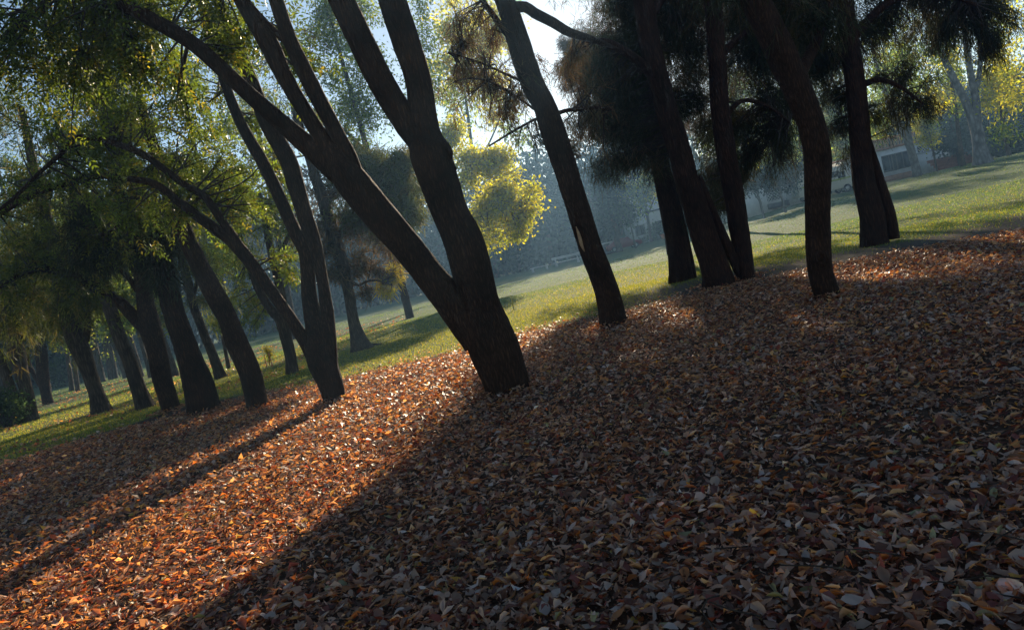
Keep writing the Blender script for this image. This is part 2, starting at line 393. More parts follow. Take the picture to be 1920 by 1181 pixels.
def lobe_fill(lm, tm, skel, c, rad, n_tw, kind, pal, rg, size, squash=.8, spr=12, twr=.006):
    """twigs reach from the nearest limb into a ball of the crown; leaves sit along their outer part"""
    c = np.asarray(c, float); P, Wt = PAL[pal]
    d0 = np.linalg.norm(skel[:, :3] - c, axis=1); near = skel[np.argsort(d0)[:4]]
    for k in range(n_tw):
        e = c + rdir(1, rg)[0] * rad * rg.uniform(.35, 1.0) * np.array([1, 1, squash]) if kind == 'broad' else c + rg.normal(0, rad * .62, 3)
        st = near[rg.integers(len(near))][:3]
        if np.linalg.norm(st - c) > rad * 1.4: st = c + (st - c) / np.linalg.norm(st - c) * rad * 1.1 if k > 3 else st
        mid = (st + e) / 2 + rg.normal(0, .24 * rad, 3) + np.array([0, 0, .12 * rad])
        t = np.linspace(0, 1, 6)[:, None]
        cv = (1 - t) ** 2 * st + 2 * t * (1 - t) * mid + t * t * e
        if tm is not None:
            rr = np.linspace(twr * 2.2, twr * .6, 6) if k > 3 else np.linspace(twr * 3.2, twr * .8, 6)
            V, Q, T, _ = tube(cv[::2] if k > 3 else cv, rr[::2] if k > 3 else rr, 3, 9, 0, rg=rg); tm.add(V, Q, T)
        tt = rg.uniform(.35, 1.05, spr)[:, None]
        pos = (1 - tt) ** 2 * st + 2 * tt * (1 - tt) * mid + tt * tt * e + rg.normal(0, rad * (.30 if kind in ('needle', 'fine') else .24), (spr, 3))
        dr = unit(e - mid) + rg.normal(0, .7, (spr, 3))
        if kind == 'ash': lm.add(*ash_sprays(pos, dr - np.array([0, 0, .2]), size, P, Wt, rg))
        elif kind == 'needle': lm.add(*needle_tufts(pos, dr, size, P, Wt, rg))
        elif kind == 'fine': lm.add(*needle_tufts(pos, dr, size * .62, P, Wt, rg, 6, .024, .75, .45))
        else: lm.add(*broad(pos, size, P, Wt, rg))

def tree(label, base, depth, stems, lobes, name, bk='bark', cat='tree', leaf='leaf', kind='ash', pal='ash', size=.075, seed=1,
         sides=24, group=None, twigs=True, rough=.06, flute=0, flare=.35, spr=12, extra=None, step=.1, twr=.006):
    """stems: list of (part name, [(px,py,width_px,depth offset)]) traced on the tree's own depth; lobes: (px,py,r_px,depth offset,n twigs[,pal])"""
    rg = np.random.default_rng(seed)
    b = base
    root = thing(name, (b[0], b[1], float(terrain(b[0], b[1]))), label, cat, group)
    skel = []
    for i, (pn, pts) in enumerate(stems):
        P, rd = [], []
        for q in pts:
            px, py, w = q[:3]; dd = q[3] if len(q) > 3 else 0
            p = at(px, py, depth + dd); P.append(p); rd.append(w * .5 * (.9 if i == 0 else .94) * (depth + dd) / FPX)
        P = np.array(P)
        if i == 0:
            z0 = float(terrain(P[0][0], P[0][1])) - .12
            P = np.vstack([[P[0][0] + .02, P[0][1], z0], P]); rd = [rd[0] * 1.04] + rd
        V, Q, T, C = tube(P, rd, sides if i == 0 else max(8, sides - 8 * (rd[0] < .12)), step, rough, flute if i == 0 else flute * .3, 6, flare if i == 0 else 0, rg)
        obj(pn, mesh_np(pn, V, [Q, T], smooth=True), M[bk], root); skel.append(C)
    sk = np.vstack(skel)
    if lobes:
        lm = LM(); tm = TM() if twigs else None
        for q in lobes:
            px, py, r, dd, n = q[:5]; pl = q[5] if len(q) > 5 else pal; kd = q[6] if len(q) > 6 else kind
            lobe_fill(lm, tm, sk, at(px, py, depth + dd), r * (depth + dd) / FPX, n, kd, pl, rg, size, spr=spr, twr=twr)
        if tm: tag(obj("twigs", tm.mesh("twigs"), M["twig"], root), kind="stuff")
        obj("crown", lm.mesh("crown"), M[leaf], root)
    TREES[label] = (root, sk)
    return root

def fill(x0, x1, y0, y1, n, r, tw, seed, dd=(-.5, .5), pal=None):
    g = np.random.default_rng(seed); out = []
    for k in range(n):
        q = (g.uniform(x0, x1), g.uniform(y0, y1), r * g.uniform(.7, 1.25), g.uniform(*dd), tw)
        out.append(q + (pal,) if pal else q)
    return out
# ------------------------------------------------------------------ the near trees
def gb(px, py): return ground_at(px, py)
b = gb(955, 735); D = b[1]
t1 = tree("big dark trunk forking low into a V, nearest tree, standing in fallen leaves", b, D, [
    ("trunk", [(955, 733, 94), (944, 700, 98), (925, 650, 106), (905, 600, 100), (895, 555, 84), (873, 462, 82), (846, 400, 74), (824, 340, 80), (806, 285, 84), (796, 245, 62), (784, 152, 54), (759, 76, 56), (735, 0, 56), (700, -120, 50, .3), (650, -300, 40, .6), (600, -520, 24, 1.0)]),
    ("limb", [(900, 640, 70), (860, 580, 72), (811, 522, 60), (765, 464, 60), (709, 400, 66), (655, 335, 66), (625, 292, 46), (600, 254, 31), (537, 152, 32), (500, 76, 38), (450, 0, 26), (395, -110, 22, -.2), (330, -260, 16, -.4)]),
    ("limb", [(690, 378, 40), (620, 315, 40), (575, 272, 38), (470, 180, 30), (365, 85, 29), (271, 30, 28), (205, -5, 26), (90, -60, 20, -.3), (-60, -120, 13, -.6)]),
    ("limb", [(668, 340, 40), (650, 290, 36), (633, 254, 30), (580, 152, 32), (544, 76, 29), (518, 0, 28), (480, -120, 24, .2), (430, -300, 15, .4)]),
    ("limb", [(838, 330, 50), (800, 275, 56), (765, 235, 52), (714, 152, 50), (676, 76, 50), (640, 0, 48), (570, -150, 42, .2), (500, -340, 28, .5)]),
    ("limb", [(545, 88, 14), (527, 70, 13), (498, 42, 12), (464, 2, 11), (430, -60, 8)]),
], [(300, 20, 80, .5, 26), (190, 30, 80, .4, 26), (90, 40, 90, .3, 24), (400, 20, 60, .6, 18), (20, 110, 80, -.2, 20), (240, 120, 60, .5, 18), (430, 90, 40, .6, 10), (60, 200, 70, .3, 12), (330, 200, 60, .6, 10), (520, 60, 50, .9, 9), (570, 150, 40, 1.0, 6), (330, -90, 110, .3, 8), (120, -110, 120, 0, 8),
    (150, 150, 60, .2, 12), (700, -300, 140, .6, 6), (440, -330, 150, .6, 6)], "ash_tree", sides=48, seed=11, spr=15, rough=.045, flare=.10, size=.075, step=.07)

b = gb(1151, 612); D = b[1]
tree("single dark trunk leaning left with a pale split scar, beside the sunlit lawn gap", b, D, [
    ("trunk", [(1151, 606, 58), (1136, 540, 51), (1109, 470, 48), (1087, 400, 47), (1055, 300, 49), (1038, 250, 52), (1020, 200, 46), (996, 152, 48), (971, 76, 47), (946, 0, 39), (900, -110, 36, .2), (840, -280, 28, .4), (790, -450, 14, .6)]),
    ("limb", [(958, 15, 24), (985, 14, 21), (1002, 25, 21), (1037, 43, 20), (1068, 61, 18), (1110, 74, 13, .2), (1160, 95, 8, .4)]),
    ("limb", [(960, 75, 14), (940, 50, 13), (905, 2, 10), (870, -50, 7)]),
    ("limb", [(1040, 215, 9), (1060, 208, 8), (1085, 205, 8), (1120, 202, 7), (1150, 205, 5, .2)]),
    ("limb", [(1012, 222, 5), (1003, 224, 5), (960, 248, 4.5), (917, 274, 3.5)]),
    ("limb", [(990, 158, 6), (950, 140, 5), (900, 118, 4), (840, 98, 3)]),
    ("limb", [(1008, 210, 5), (960, 176, 4), (915, 152, 3)]),
], [(910, 140, 45, .2, 8), (950, 165, 35, 0, 6), (890, 200, 45, .3, 7), (940, 215, 30, .2, 5), (860, 110, 40, .3, 5), (1085, 165, 30, .2, 6), (1110, 215, 26, .1, 6), (1075, 120, 22, .2, 3),
    (900, -120, 110, .2, 6), (800, -300, 120, .6, 6), (930, 70, 35, .1, 4), (865, 60, 40, .3, 5)] + fill(850, 1010, 20, 270, 16, 22, 3, 60, (.1, 1.2)) + fill(1050, 1120, 100, 290, 9, 16, 3, 61, (.1, 1.0)),
    "leaning_tree", leaf='needle', kind='needle', pal='rust', size=.15, sides=40, seed=12, spr=7, rough=.05, flare=.15, step=.08)

b = gb(1552, 560); D = b[1]
tree("slim curved dark trunk with a round knot low down, foremost tree on the right", b, D, [
    ("trunk", [(1552, 556, 50), (1537, 500, 50), (1533, 400, 50), (1533, 300, 54), (1525, 250, 54), (1508, 200, 54), (1487, 150, 58), (1464, 100, 60), (1440, 50, 58), (1415, 0, 56), (1370, -110, 48, .2), (1310, -280, 34, .4), (1260, -430, 18, .6)]),
    ("limb", [(1490, 160, 26), (1520, 100, 22, .2), (1545, 40, 18, .4), (1570, -60, 12, .6)]),
], [(1400, -40, 90, .2, 8), (1500, -20, 80, .4, 8), (1330, -200, 120, .4, 6), (1480, -160, 110, .6, 5), (1530, 40, 45, .4, 8), (1450, 20, 50, 1.0, 9)],
    "curved_tree", leaf='needle', kind='needle', pal='needle', size=.2, sides=36, seed=13, spr=14, rough=.05, flare=.10, step=.08)

b = gb(1345, 537); D = b[1]
tree("thick reddish leaning trunk with a slanting brace root, right of centre by the dirt edge", b, D, [
    ("trunk", [(1348, 534, 66), (1340, 500, 60), (1322, 450, 55), (1307, 400, 52), (1291, 350, 50), (1278, 300, 48), (1263, 250, 48), (1248, 200, 46), (1222, 100, 44), (1205, 0, 40), (1180, -120, 34), (1140, -300, 22)]),
    ("brace_root", [(1400, 533, 18), (1388, 512, 20), (1368, 470, 20), (1348, 425, 18), (1326, 370, 14), (1312, 330, 8)]),
    ("limb", [(1235, 150, 22), (1190, 110, 18, -.2), (1140, 80, 13, -.4), (1100, 78, 8, -.6)]),
    ("limb", [(1212, 40, 22), (1260, -30, 18, .3), (1320, -80, 12, .5)]),
], [(1190, 50, 62, 1.20, 15), (1215, 120, 60, 1.40, 14), (1260, 60, 70, 1.50, 15), (1150, 105, 40, 0.90, 9), (1165, 165, 40, 0.90, 9), (1180, 225, 36, 1.40, 8), (1140, 235, 30, 1.00, 7), (1128, 285, 22, 1.00, 4), (1300, 20, 80, 1.60, 14), (1230, -60, 90, 1.40, 12), (1150, 10, 34, 1.00, 8), (1310, 120, 50, 1.70, 9),
    (1120, 180, 30, 0.80, 4, 'rust'), (1300, 190, 40, 1.80, 6), (1190, -170, 120, 1.20, 9), (1140, -320, 150, 1.20, 8)] + fill(1125, 1330, 20, 230, 14, 38, 10, 1, (.6, 2.4)) + fill(1120, 1300, -160, 20, 8, 56, 10, 2, (.6, 2.4)) + fill(1110, 1260, 210, 330, 14, 18, 3, 3, (.5, 2)) + fill(1100, 1150, 100, 260, 8, 16, 4, 21, (.3, 1.5)),
    "casuarina_tree", bk='bark_red', leaf='needle', kind='needle', pal='needle', size=.2, sides=40, seed=14, spr=14, rough=.06, flute=.12, flare=.25, step=.09)

b = gb(1397, 524); D = b[1]
tree("upright dark reddish trunk just right of the thick leaning trunk, bases touching", b, D, [
    ("trunk", [(1400, 522, 34), (1391, 460, 38), (1381, 400, 40), (1371, 340, 40), (1364, 300, 39), (1350, 200, 38), (1345, 120, 36), (1336, 0, 34), (1315, -140, 28), (1290, -300, 16)]),
    ("limb", [(1352, 230, 12), (1390, 190, 9, .2), (1440, 200, 7, .4), (1480, 230, 4, .6)]),
    ("limb", [(1345, 110, 16), (1400, 60, 12, .2), (1460, 50, 8, .4)]),
], [(1360, 40, 70, 1.50, 12), (1400, 100, 50, 1.40, 10), (1430, 40, 60, 1.60, 10), (1420, 160, 36, 1.40, 6), (1460, 205, 28, 1.60, 4), (1330, 240, 26, 1.40, 4), (1310, -60, 100, 1.20, 10), (1300, -220, 130, 1.20, 8), (1385, 215, 26, 1.40, 3), (1345, 330, 26, 1.60, 3), (1475, 130, 35, 1.80, 5), (1345, 280, 24, 1.70, 3)] + fill(1300, 1500, 0, 170, 12, 38, 9, 4, (.6, 2.4)) + fill(1300, 1480, -160, 0, 6, 56, 9, 5, (.6, 2.4)) + fill(1310, 1490, 150, 320, 22, 18, 2, 6, (.5, 2.4)) + fill(1306, 1364, 220, 400, 17, 16, 5, 66, (2, 6)),
    "casuarina_tree", bk='bark_red', leaf='needle', kind='needle', pal='needle', size=.2, sides=32, seed=15, spr=14, rough=.06, flute=.08, flare=.2, step=.1)

b = gb(1277, 527); D = b[1]
tree("fluted grey-brown trunk half hidden behind the thick leaning trunk, on its left", b, D, [
    ("trunk", [(1277, 526, 50), (1275, 500, 48), (1268, 450, 44), (1258, 400, 42), (1247, 350, 38), (1234, 300, 36), (1224, 250, 36), (1212, 200, 34), (1190, 100, 30), (1165, 0, 26), (1120, -150, 18)]),
    ("limb", [(1300, 524, 16), (1292, 480, 15), (1278, 420, 15), (1262, 350, 13), (1248, 300, 8)]),
], [(1160, 60, 60, .5, 14), (1185, 150, 50, .5, 12), (1140, 150, 40, .3, 9), (1120, -60, 90, 0, 10), (1205, 280, 30, .5, 7), (1150, 320, 22, .5, 5)],
    "casuarina_tree", bk='bark_red', leaf='needle', kind='needle', pal='needle', size=.2, sides=32, seed=16, spr=14, rough=.06, flute=.18, flare=.3, step=.12)

b = gb(1648, 458); D = b[1]
tree("fluted dark double trunk standing at the right edge of the lawn on bare earth", b, D, [
    ("trunk", [(1640, 455, 52), (1634, 400, 48), (1622, 350, 46), (1615, 300, 42), (1612, 250, 41), (1608, 200, 41), (1602, 150, 40), (1595, 100, 38), (1582, 0, 36), (1560, -130, 28), (1530, -280, 16)]),
    ("stem", [(1676, 448, 22), (1667, 400, 22), (1652, 350, 20), (1638, 300, 16), (1628, 260, 10)]),
    ("limb", [(1615, 160, 14), (1650, 150, 10, -.2), (1690, 165, 7, -.4), (1730, 195, 4, -.6)]),
    ("limb", [(1598, 70, 20), (1660, 10, 15, -.2), (1740, -20, 11, -.4), (1830, 10, 7, -.6)]),
    ("limb", [(1604, 130, 14), (1560, 90, 11, .2), (1510, 80, 8, .4), (1470, 110, 5, .6)]),
], [(1500, 70, 50, 1.40, 9), (1550, 110, 45, 1.30, 9), (1540, 40, 55, 1.40, 9), (1620, 50, 55, 1.00, 9), (1680, 40, 55, 0.80, 9), (1740, 20, 55, 0.60, 8), (1820, 30, 50, 0.40, 7), (1870, 60, 40, 0.40, 5),  (1580, 170, 26, 1.20, 4), (1500, 150, 30, 1.40, 4),
    (1560, -80, 100, 1.00, 8), (1700, -90, 110, 1.00, 7), (1840, -70, 80, 0.60, 5), (1570, 230, 20, 1.10, 3), (1640, 110, 36, 0.80, 5), (1780, 80, 30, 0.50, 3), (1590, 290, 12, 1.00, 3)] + fill(1470, 1700, -20, 120, 10, 36, 8, 7, (.5, 2)) + fill(1700, 1900, -50, 40, 8, 30, 6, 8, (.2, 1.5)) + fill(1480, 1900, -180, -20, 7, 56, 8, 9, (.5, 2)) + fill(1630, 1760, 100, 240, 16, 14, 2, 10) + fill(1480, 1600, 120, 250, 14, 16, 3, 22, (.5, 2)) + fill(1740, 1920, 30, 130, 14, 15, 2, 23),
    "casuarina_tree", bk='bark_red', leaf='needle', kind='needle', pal='needle', size=.2, sides=40, seed=17, spr=14, rough=.07, flute=.2, flare=.3, step=.1)

b = gb(627, 754); D = b[1]
tree("twin-stemmed brown tree with one limb arching far left and a split in its bark", b, D, [
    ("trunk", [(628, 752, 44), (620, 720, 50), (604, 680, 58), (598, 650, 54), (594, 620, 44), (580, 560, 32), (574, 480, 28), (556, 440, 27), (537, 400, 26), (515, 350, 25), (490, 300, 24), (454, 237, 22), (432, 185, 21), (400, 90, 19), (370, -20, 16), (330, -150, 11)]),
    ("stem", [(616, 700, 40), (615, 640, 34), (612, 580, 26), (604, 520, 22), (590, 460, 28), (571, 400, 31), (556, 350, 33), (540, 300, 34), (501, 230, 30), (470, 150, 27), (440, 80, 25), (415, 20, 22), (380, -100, 16)]),
    ("limb", [(600, 690, 34), (575, 645, 28), (545, 598, 25), (505, 540, 24), (478, 503, 24), (450, 468, 26), (425, 445, 22), (397, 425, 22), (363, 400, 20), (338, 380, 18), (290, 345, 15, -.2), (240, 335, 12, -.4)]),
    ("limb", [(455, 470, 18), (437, 442, 17), (412, 409, 16), (384, 369, 15), (346, 346, 14), (300, 312, 13), (267, 289, 13), (216, 269, 12), (178, 259, 11), (142, 259, 10), (122, 282, 9), (71, 327, 8), (30, 368, 7), (-10, 400, 5)]),
], [(300, 330, 60, 0.55, 13), (220, 300, 60, 0.55, 13), (390, 370, 55, 0.55, 12), (450, 400, 50, 0.55, 10), (260, 230, 60, 0.55, 12), (130, 260, 60, 0.55, 11), (380, 270, 60, 0.55, 12), (430, 310, 50, 0.55, 10), (470, 380, 36, 0.75, 8), (340, 400, 50, 0.45, 10), (540, 490, 26, 0.75, 5), (300, 170, 60, 0.65, 9), (400, 190, 50, 0.65, 8), (60, 330, 50, 0.55, 9), (480, 230, 40, 0.85, 6), (520, 340, 34, 0.75, 6), (250, 390, 45, 0.45, 9), (180, 370, 45, 0.55, 8), (440, 60, 50, 0.75, 6),
    (350, -80, 110, 0, 10), (230, -60, 110, 0, 8)],
    "ash_tree", sides=32, seed=18, spr=14, size=.08, flare=.12, step=.08)

b = gb(484, 768); D = b[1]
tree("dark crooked trunk left of the twin-stemmed tree, leaning left, sunlit on its edge", b, D, [
    ("trunk", [(483, 766, 41), (480, 745, 42), (468, 700, 44), (447, 650, 46), (428, 600, 40), (406, 560, 42), (385, 520, 38), (352, 450, 34), (338, 415, 33), (318, 360, 28), (296, 300, 24), (270, 220, 20), (240, 110, 16), (215, -20, 11)]),
    ("limb", [(338, 415, 17), (318, 375, 16), (290, 348, 15), (229, 332, 14), (178, 330, 14), (127, 343, 14), (76, 358, 14), (25, 383, 14), (-20, 412, 12)]),
    ("limb", [(340, 420, 12), (300, 400, 9, .2), (250, 410, 7, .4), (190, 440, 4, .6)]),
], [(210, 330, 50, 0.50, 10), (120, 350, 50, 0.50, 9), (40, 400, 55, 0.50, 10), (280, 260, 55, 0.60, 10), (240, 150, 65, 0.60, 10), (190, 430, 45, 1.00, 9), (260, 420, 40, 0.80, 8), (320, 300, 40, 0.60, 7), (210, 40, 80, 0.70, 8), (120, 180, 60, 0.80, 8)],
    "ash_tree", bk='bark', pal='dusk', sides=32, seed=19, spr=13, size=.085, flare=.12, step=.09, rough=.08)

b = gb(386, 773); D = b[1]
tree("broad fluted blackish trunk with flaring base between two plainer trunks on the left", b, D, [
    ("trunk", [(384, 770, 66), (375, 735, 64), (365, 700, 58), (349, 650, 48), (331, 600, 44), (318, 550, 42), (305, 500, 40), (292, 450, 36), (275, 400, 32), (250, 330, 28), (215, 220, 22), (180, 100, 16), (160, 0, 10)]),
    ("limb", [(300, 480, 16), (285, 420, 13), (290, 360, 11, .2), (300, 290, 8, .4)]),
    ("limb", [(285, 440, 14), (240, 420, 10, -.2), (190, 450, 8, -.3), (150, 500, 5, -.4)]),
], [(290, 470, 32, 0, 9), (270, 410, 45, 0, 11), (230, 350, 50, 0, 11), (160, 430, 40, -.3, 10), (190, 480, 36, -.3, 9), (150, 400, 36, -.3, 9), (300, 420, 36, .1, 8), (200, 240, 60, 0, 9), (180, 120, 60, 0, 8), (310, 520, 22, -.1, 6), (250, 480, 26, 0, 5)],
    "casuarina_tree", bk='bark_red', leaf='needle', kind='needle', pal='needle', size=.25, sides=40, seed=20, spr=15, rough=.08, flute=.22, flare=.3, step=.09)

b = gb(322, 771); D = b[1]
tree("warm brown trunk splitting with one limb reaching left, left of the broad fluted trunk", b, D, [
    ("trunk", [(322, 768, 37), (312, 735, 37), (302, 700, 38), (292, 650, 38), (281, 610, 42), (273, 570, 34), (268, 529, 31), (258, 490, 29), (245, 440, 26), (225, 360, 22), (200, 250, 17), (175, 120, 12)]),
    ("limb", [(285, 630, 28), (257, 600, 26), (225, 568, 23), (190, 546, 21), (155, 525, 19), (129, 515, 17), (85, 505, 13, -.2), (40, 515, 9, -.4), (0, 540, 6, -.5)]),
    ("limb", [(258, 545, 12), (235, 515, 10), (200, 500, 8), (165, 505, 6)]),
], [(120, 490, 45, 0, 10), (60, 510, 45, -.3, 10), (10, 540, 45, -.4, 9), (190, 520, 32, 0, 7), (240, 450, 36, .1, 8), (140, 550, 28, -.1, 6), (90, 450, 45, 0, 9), (30, 460, 45, -.2, 8), (200, 280, 55, 0, 9), (170, 150, 60, 0, 8), (140, 420, 40, 0, 7)],
    "ash_tree", pal='dusk', sides=30, seed=21, spr=13, size=.10, flare=.1, step=.1)

b = gb(272, 765); D = b[1]
tree("straight grey-brown trunk leaning left in the grass, second trunk left of the fluted one", b, D, [
    ("trunk", [(272, 762, 36), (262, 735, 31), (250, 700, 29), (240, 670, 28), (226, 637, 27), (203, 570, 26), (190, 530, 23), (165, 450, 19), (130, 330, 14), (105, 220, 9)]),
    ("limb", [(205, 575, 12), (180, 545, 9, .2), (140, 530, 7, .4), (95, 545, 4, .6)]),
], [(170, 560, 34, .3, 9), (120, 560, 40, .4, 9), (180, 480, 36, 0, 8), (140, 400, 50, 0, 9), (110, 280, 60, 0, 9), (70, 470, 45, 0, 8), (205, 620, 16, .1, 3)],
    "casuarina_tree", bk='bark_grey', leaf='needle', kind='fine', pal='dusk', size=.3, sides=28, seed=22, spr=13, flare=.35, step=.12)

b = gb(190, 772); D = b[1]
tree("grey trunk with flared foot and long shadow on the leafy grass at far left", b, D, [
    ("trunk", [(190, 768, 38), (180, 735, 30), (168, 700, 30), (157, 668, 34), (144, 640, 37), (132, 600, 36), (115, 530, 32), (90, 430, 26), (60, 300, 18), (40, 200, 10)]),
    ("limb", [(160, 640, 14), (165, 600, 12), (158, 550, 10), (140, 490, 7)]),
    ("limb", [(120, 560, 12), (90, 540, 9), (50, 550, 6), (10, 575, 4)]),
], [(150, 580, 40, 0, 11), (110, 600, 40, .2, 11), (60, 570, 50, 0, 12), (190, 560, 30, .3, 7), (20, 610, 40, 0, 9), (100, 480, 55, 0, 11), (50, 360, 60, 0, 9), (30, 480, 50, 0, 9), (40, 240, 70, 0, 9)],
    "casuarina_tree", bk='bark_grey', leaf='needle', kind='fine', pal='dusk', size=.32, sides=28, seed=23, spr=13, flare=.35, step=.12)

b = gb(52, 790); D = b[1]
tree("two grey stems joined at the foot at the left edge of the picture", b, D, [
    ("trunk", [(55, 788, 38), (54, 770, 32), (50, 735, 26), (40, 700, 28), (32, 660, 31), (22, 610, 28), (5, 540, 24), (-20, 430, 18), (-40, 320, 10)]),
    ("stem", [(46, 785, 24), (34, 757, 20), (20, 728, 19), (8, 695, 18), (-6, 660, 17), (-30, 590, 15), (-60, 480, 9)]),
], [(20, 600, 45, 0, 12), (60, 620, 36, .5, 9), (0, 520, 60, 0, 12), (-30, 600, 60, 0, 9), (70, 560, 40, .6, 9), (-20, 400, 80, 0, 9), (30, 655, 22, .3, 4)],
    "casuarina_tree", bk='bark_grey', leaf='needle', kind='fine', pal='dusk', size=.36, sides=24, seed=24, spr=13, flare=.3, step=.14)

b = gb(88, 758); D = b[1]
tree("dark forked trunk in shade behind the two joined stems at far left", b, D, [
    ("trunk", [(90, 756, 20), (85, 730, 20), (80, 705, 24), (77, 660, 22), (70, 610, 19), (58, 540, 15), (40, 440, 10)]),
    ("limb", [(82, 730, 10), (69, 712, 9), (58, 692, 9), (48, 668, 8), (36, 630, 6)]),
], [(70, 610, 34, 0, 9), (90, 580, 34, .5, 9), (40, 560, 40, 0, 9), (120, 620, 24, 1, 6), (50, 470, 50, 0, 8), (20, 610, 30, 0, 6)],
    "shade_tree", leaf='needle', kind='fine', pal='dusk', size=.42, sides=20, seed=25, spr=12, twigs=False, step=.2)

b = gb(548, 700); D = b[1]
tree("slender forked brown tree in the grass behind the arching limb", b, D, [
    ("trunk", [(548, 698, 25), (545, 670, 23), (536, 634, 24), (528, 600, 26), (512, 585, 19), (500, 570, 17), (483, 538, 16), (465, 490, 14), (440, 420, 11), (415, 340, 7)]),
    ("limb", [(533, 620, 18), (531, 590, 18), (528, 555, 17), (520, 520, 16), (510, 480, 15), (500, 430, 13), (485, 360, 9)]),
    ("limb", [(513, 490, 10), (528, 468, 9), (542, 440, 8), (555, 400, 5)]),
], [(450, 560, 36, 1, 8), (440, 500, 40, .5, 9), (500, 430, 36, 0, 7), (420, 430, 45, 0, 8), (490, 350, 50, 0, 8), (540, 410, 34, 0, 6), (470, 600, 20, 1.0, 3), (560, 500, 18, .4, 3)],
    "slender_tree", bk='bark_grey', leaf='needle', kind='fine', pal='lime', size=.24, sides=24, seed=26, spr=12, flare=.25, step=.12)

b = gb(680, 656); D = b[1]
tree("grey-brown trunk with root spreading right on sunlit grass, crown of hanging brown sprays", b, D, [
    ("trunk", [(678, 652, 42), (670, 630, 31), (662, 600, 23), (656, 560, 22), (650, 530, 23), (644, 500, 25), (634, 470, 28), (622, 430, 28), (607, 380, 25), (588, 320, 21), (560, 230, 16), (530, 120, 10)]),
    ("root", [(676, 642, 16), (686, 648, 10), (700, 646, 5), (716, 644, 2.5)]),
    ("limb", [(646, 520, 9), (672, 535, 6), (685, 528, 5), (708, 526, 4), (735, 535, 2.5)]),
    ("limb", [(628, 450, 14), (660, 415, 10), (700, 400, 7), (740, 430, 4)]),
    ("limb", [(610, 390, 12), (640, 340, 9), (690, 320, 6), (730, 350, 4)]),
], [(700, 440, 34, .4, 9), (735, 470, 26, .6, 7), (660, 420, 36, 0, 10), (690, 480, 22, .3, 6), (640, 360, 40, 0, 9), (600, 430, 36, 0, 9), (710, 500, 22, .5, 6), (740, 510, 18, .6, 5, 'yellow'), (725, 540, 16, .6, 5, 'yellow'), (580, 330, 45, 0, 9), (700, 350, 36, .3, 8), (615, 510, 24, -.3, 7), (600, 470, 24, -.3, 6), (540, 240, 55, 0, 8), (520, 130, 60, 0, 7), (690, 555, 14, .4, 3), (720, 395, 30, .4, 7), (665, 505, 20, .2, 4)] + fill(640, 808, 285, 410, 22, 26, 12, 40, (-.8, .8), 'dusk') + fill(600, 700, 250, 400, 4, 30, 6, 41, (-.8, .8), 'dusk'),
    "casuarina_tree", bk='bark_grey', leaf='needle', kind='fine', pal='rust', size=.3, sides=28, seed=27, spr=13, flare=.5, step=.12)

b = gb(412, 709); D = b[1]
tree("pale grey-brown trunk standing in sun between the fluted trunk and the crooked one", b, D, [
    ("trunk", [(413, 706, 22), (404, 680, 20), (395, 655, 19), (384, 630, 18), (376, 608, 17), (365, 580, 17), (355, 540, 18), (345, 500, 16), (325, 430, 12), (300, 340, 7)]),
    ("limb", [(360, 560, 9), (372, 520, 7), (376, 480, 5)]),
], [(350, 480, 36, 0, 9), (380, 500, 26, 0, 6), (320, 400, 45, 0, 9), (390, 560, 20, .3, 5), (360, 420, 36, 0, 7), (300, 320, 50, 0, 8)],
    "casuarina_tree", bk='bark_grey', leaf='needle', kind='fine', pal='dusk', size=.34, sides=20, seed=28, spr=12, flare=.4, twigs=False, step=.15)

b = gb(429, 691); D = b[1]
tree("thin grey trunk on the lit grass right of the pale grey-brown trunk", b, D, [
    ("trunk", [(429, 690, 9), (425, 670, 8), (419, 640, 7), (410, 600, 6), (395, 540, 5), (380, 470, 3)]),
], [(410, 600, 16, 0, 5), (400, 540, 30, 0, 7), (385, 470, 40, 0, 8), (430, 560, 20, .3, 4)],
    "slender_tree", bk='bark_grey', leaf='needle', kind='fine', pal='lime', size=.34, sides=12, seed=29, spr=12, twigs=False, step=.2)

for i, (px, py, w, dx, lab) in enumerate([
        (135, 733, 9, -10, "left one of two small far trunks beside the flared grey trunk"),
        (146, 734, 8, -9, "right one of two small far trunks beside the flared grey trunk"),
        (209, 711, 11, -14, "leftmost of the slim far trunks between the grey trunks at left"),
        (217, 710, 9, -14, "slim far trunk touching the right side of its twin between grey trunks"),
        (238, 708, 14, -28, "dim leaning trunk just behind the straight grey-brown trunk"),
        (266, 707, 9, -22, "slim far trunk seen right of the straight grey-brown trunk"),
        (282, 708, 8, -20, "slim far trunk close to the left side of the warm brown trunk"),
        (330, 705, 12, -26, "far trunk glimpsed between warm brown and fluted trunks")]):
    b = gb(px, py); D = b[1]; s = 1500 / D
    tree(lab, b, D, [("trunk", [(px, py - 1, w * 1.15), (px + dx * .3, py - 26, w), (px + dx, py - 75, w * .9), (px + dx * 2.2, py - 170, w * .7), (px + dx * 4, py - 300, w * .35)]),
                     ("limb", [(px + dx, py - 75, w * .5), (px + dx - 15, py - 105, w * .35), (px + dx - 34, py - 118, w * .2)])],
         [(px + dx * 1.2 + rng.uniform(-12, 12), py - 100, 26, 0, 8), (px + dx * 1.7 + 20, py - 140, 34, 1, 9), (px + dx * 2 - 26, py - 150, 34, -1, 9), (px + dx * 2.8, py - 210, 46, 0, 12), (px + dx * 3.5, py - 290, 50, 0, 10)],
         "slim_tree", bk='bark_grey', leaf='far', kind='broad', pal=['lime', 'dusk'][i % 2], size=.2, sides=12, seed=40 + i, spr=12, twigs=False, step=.3, group="far trunks between the left trees")

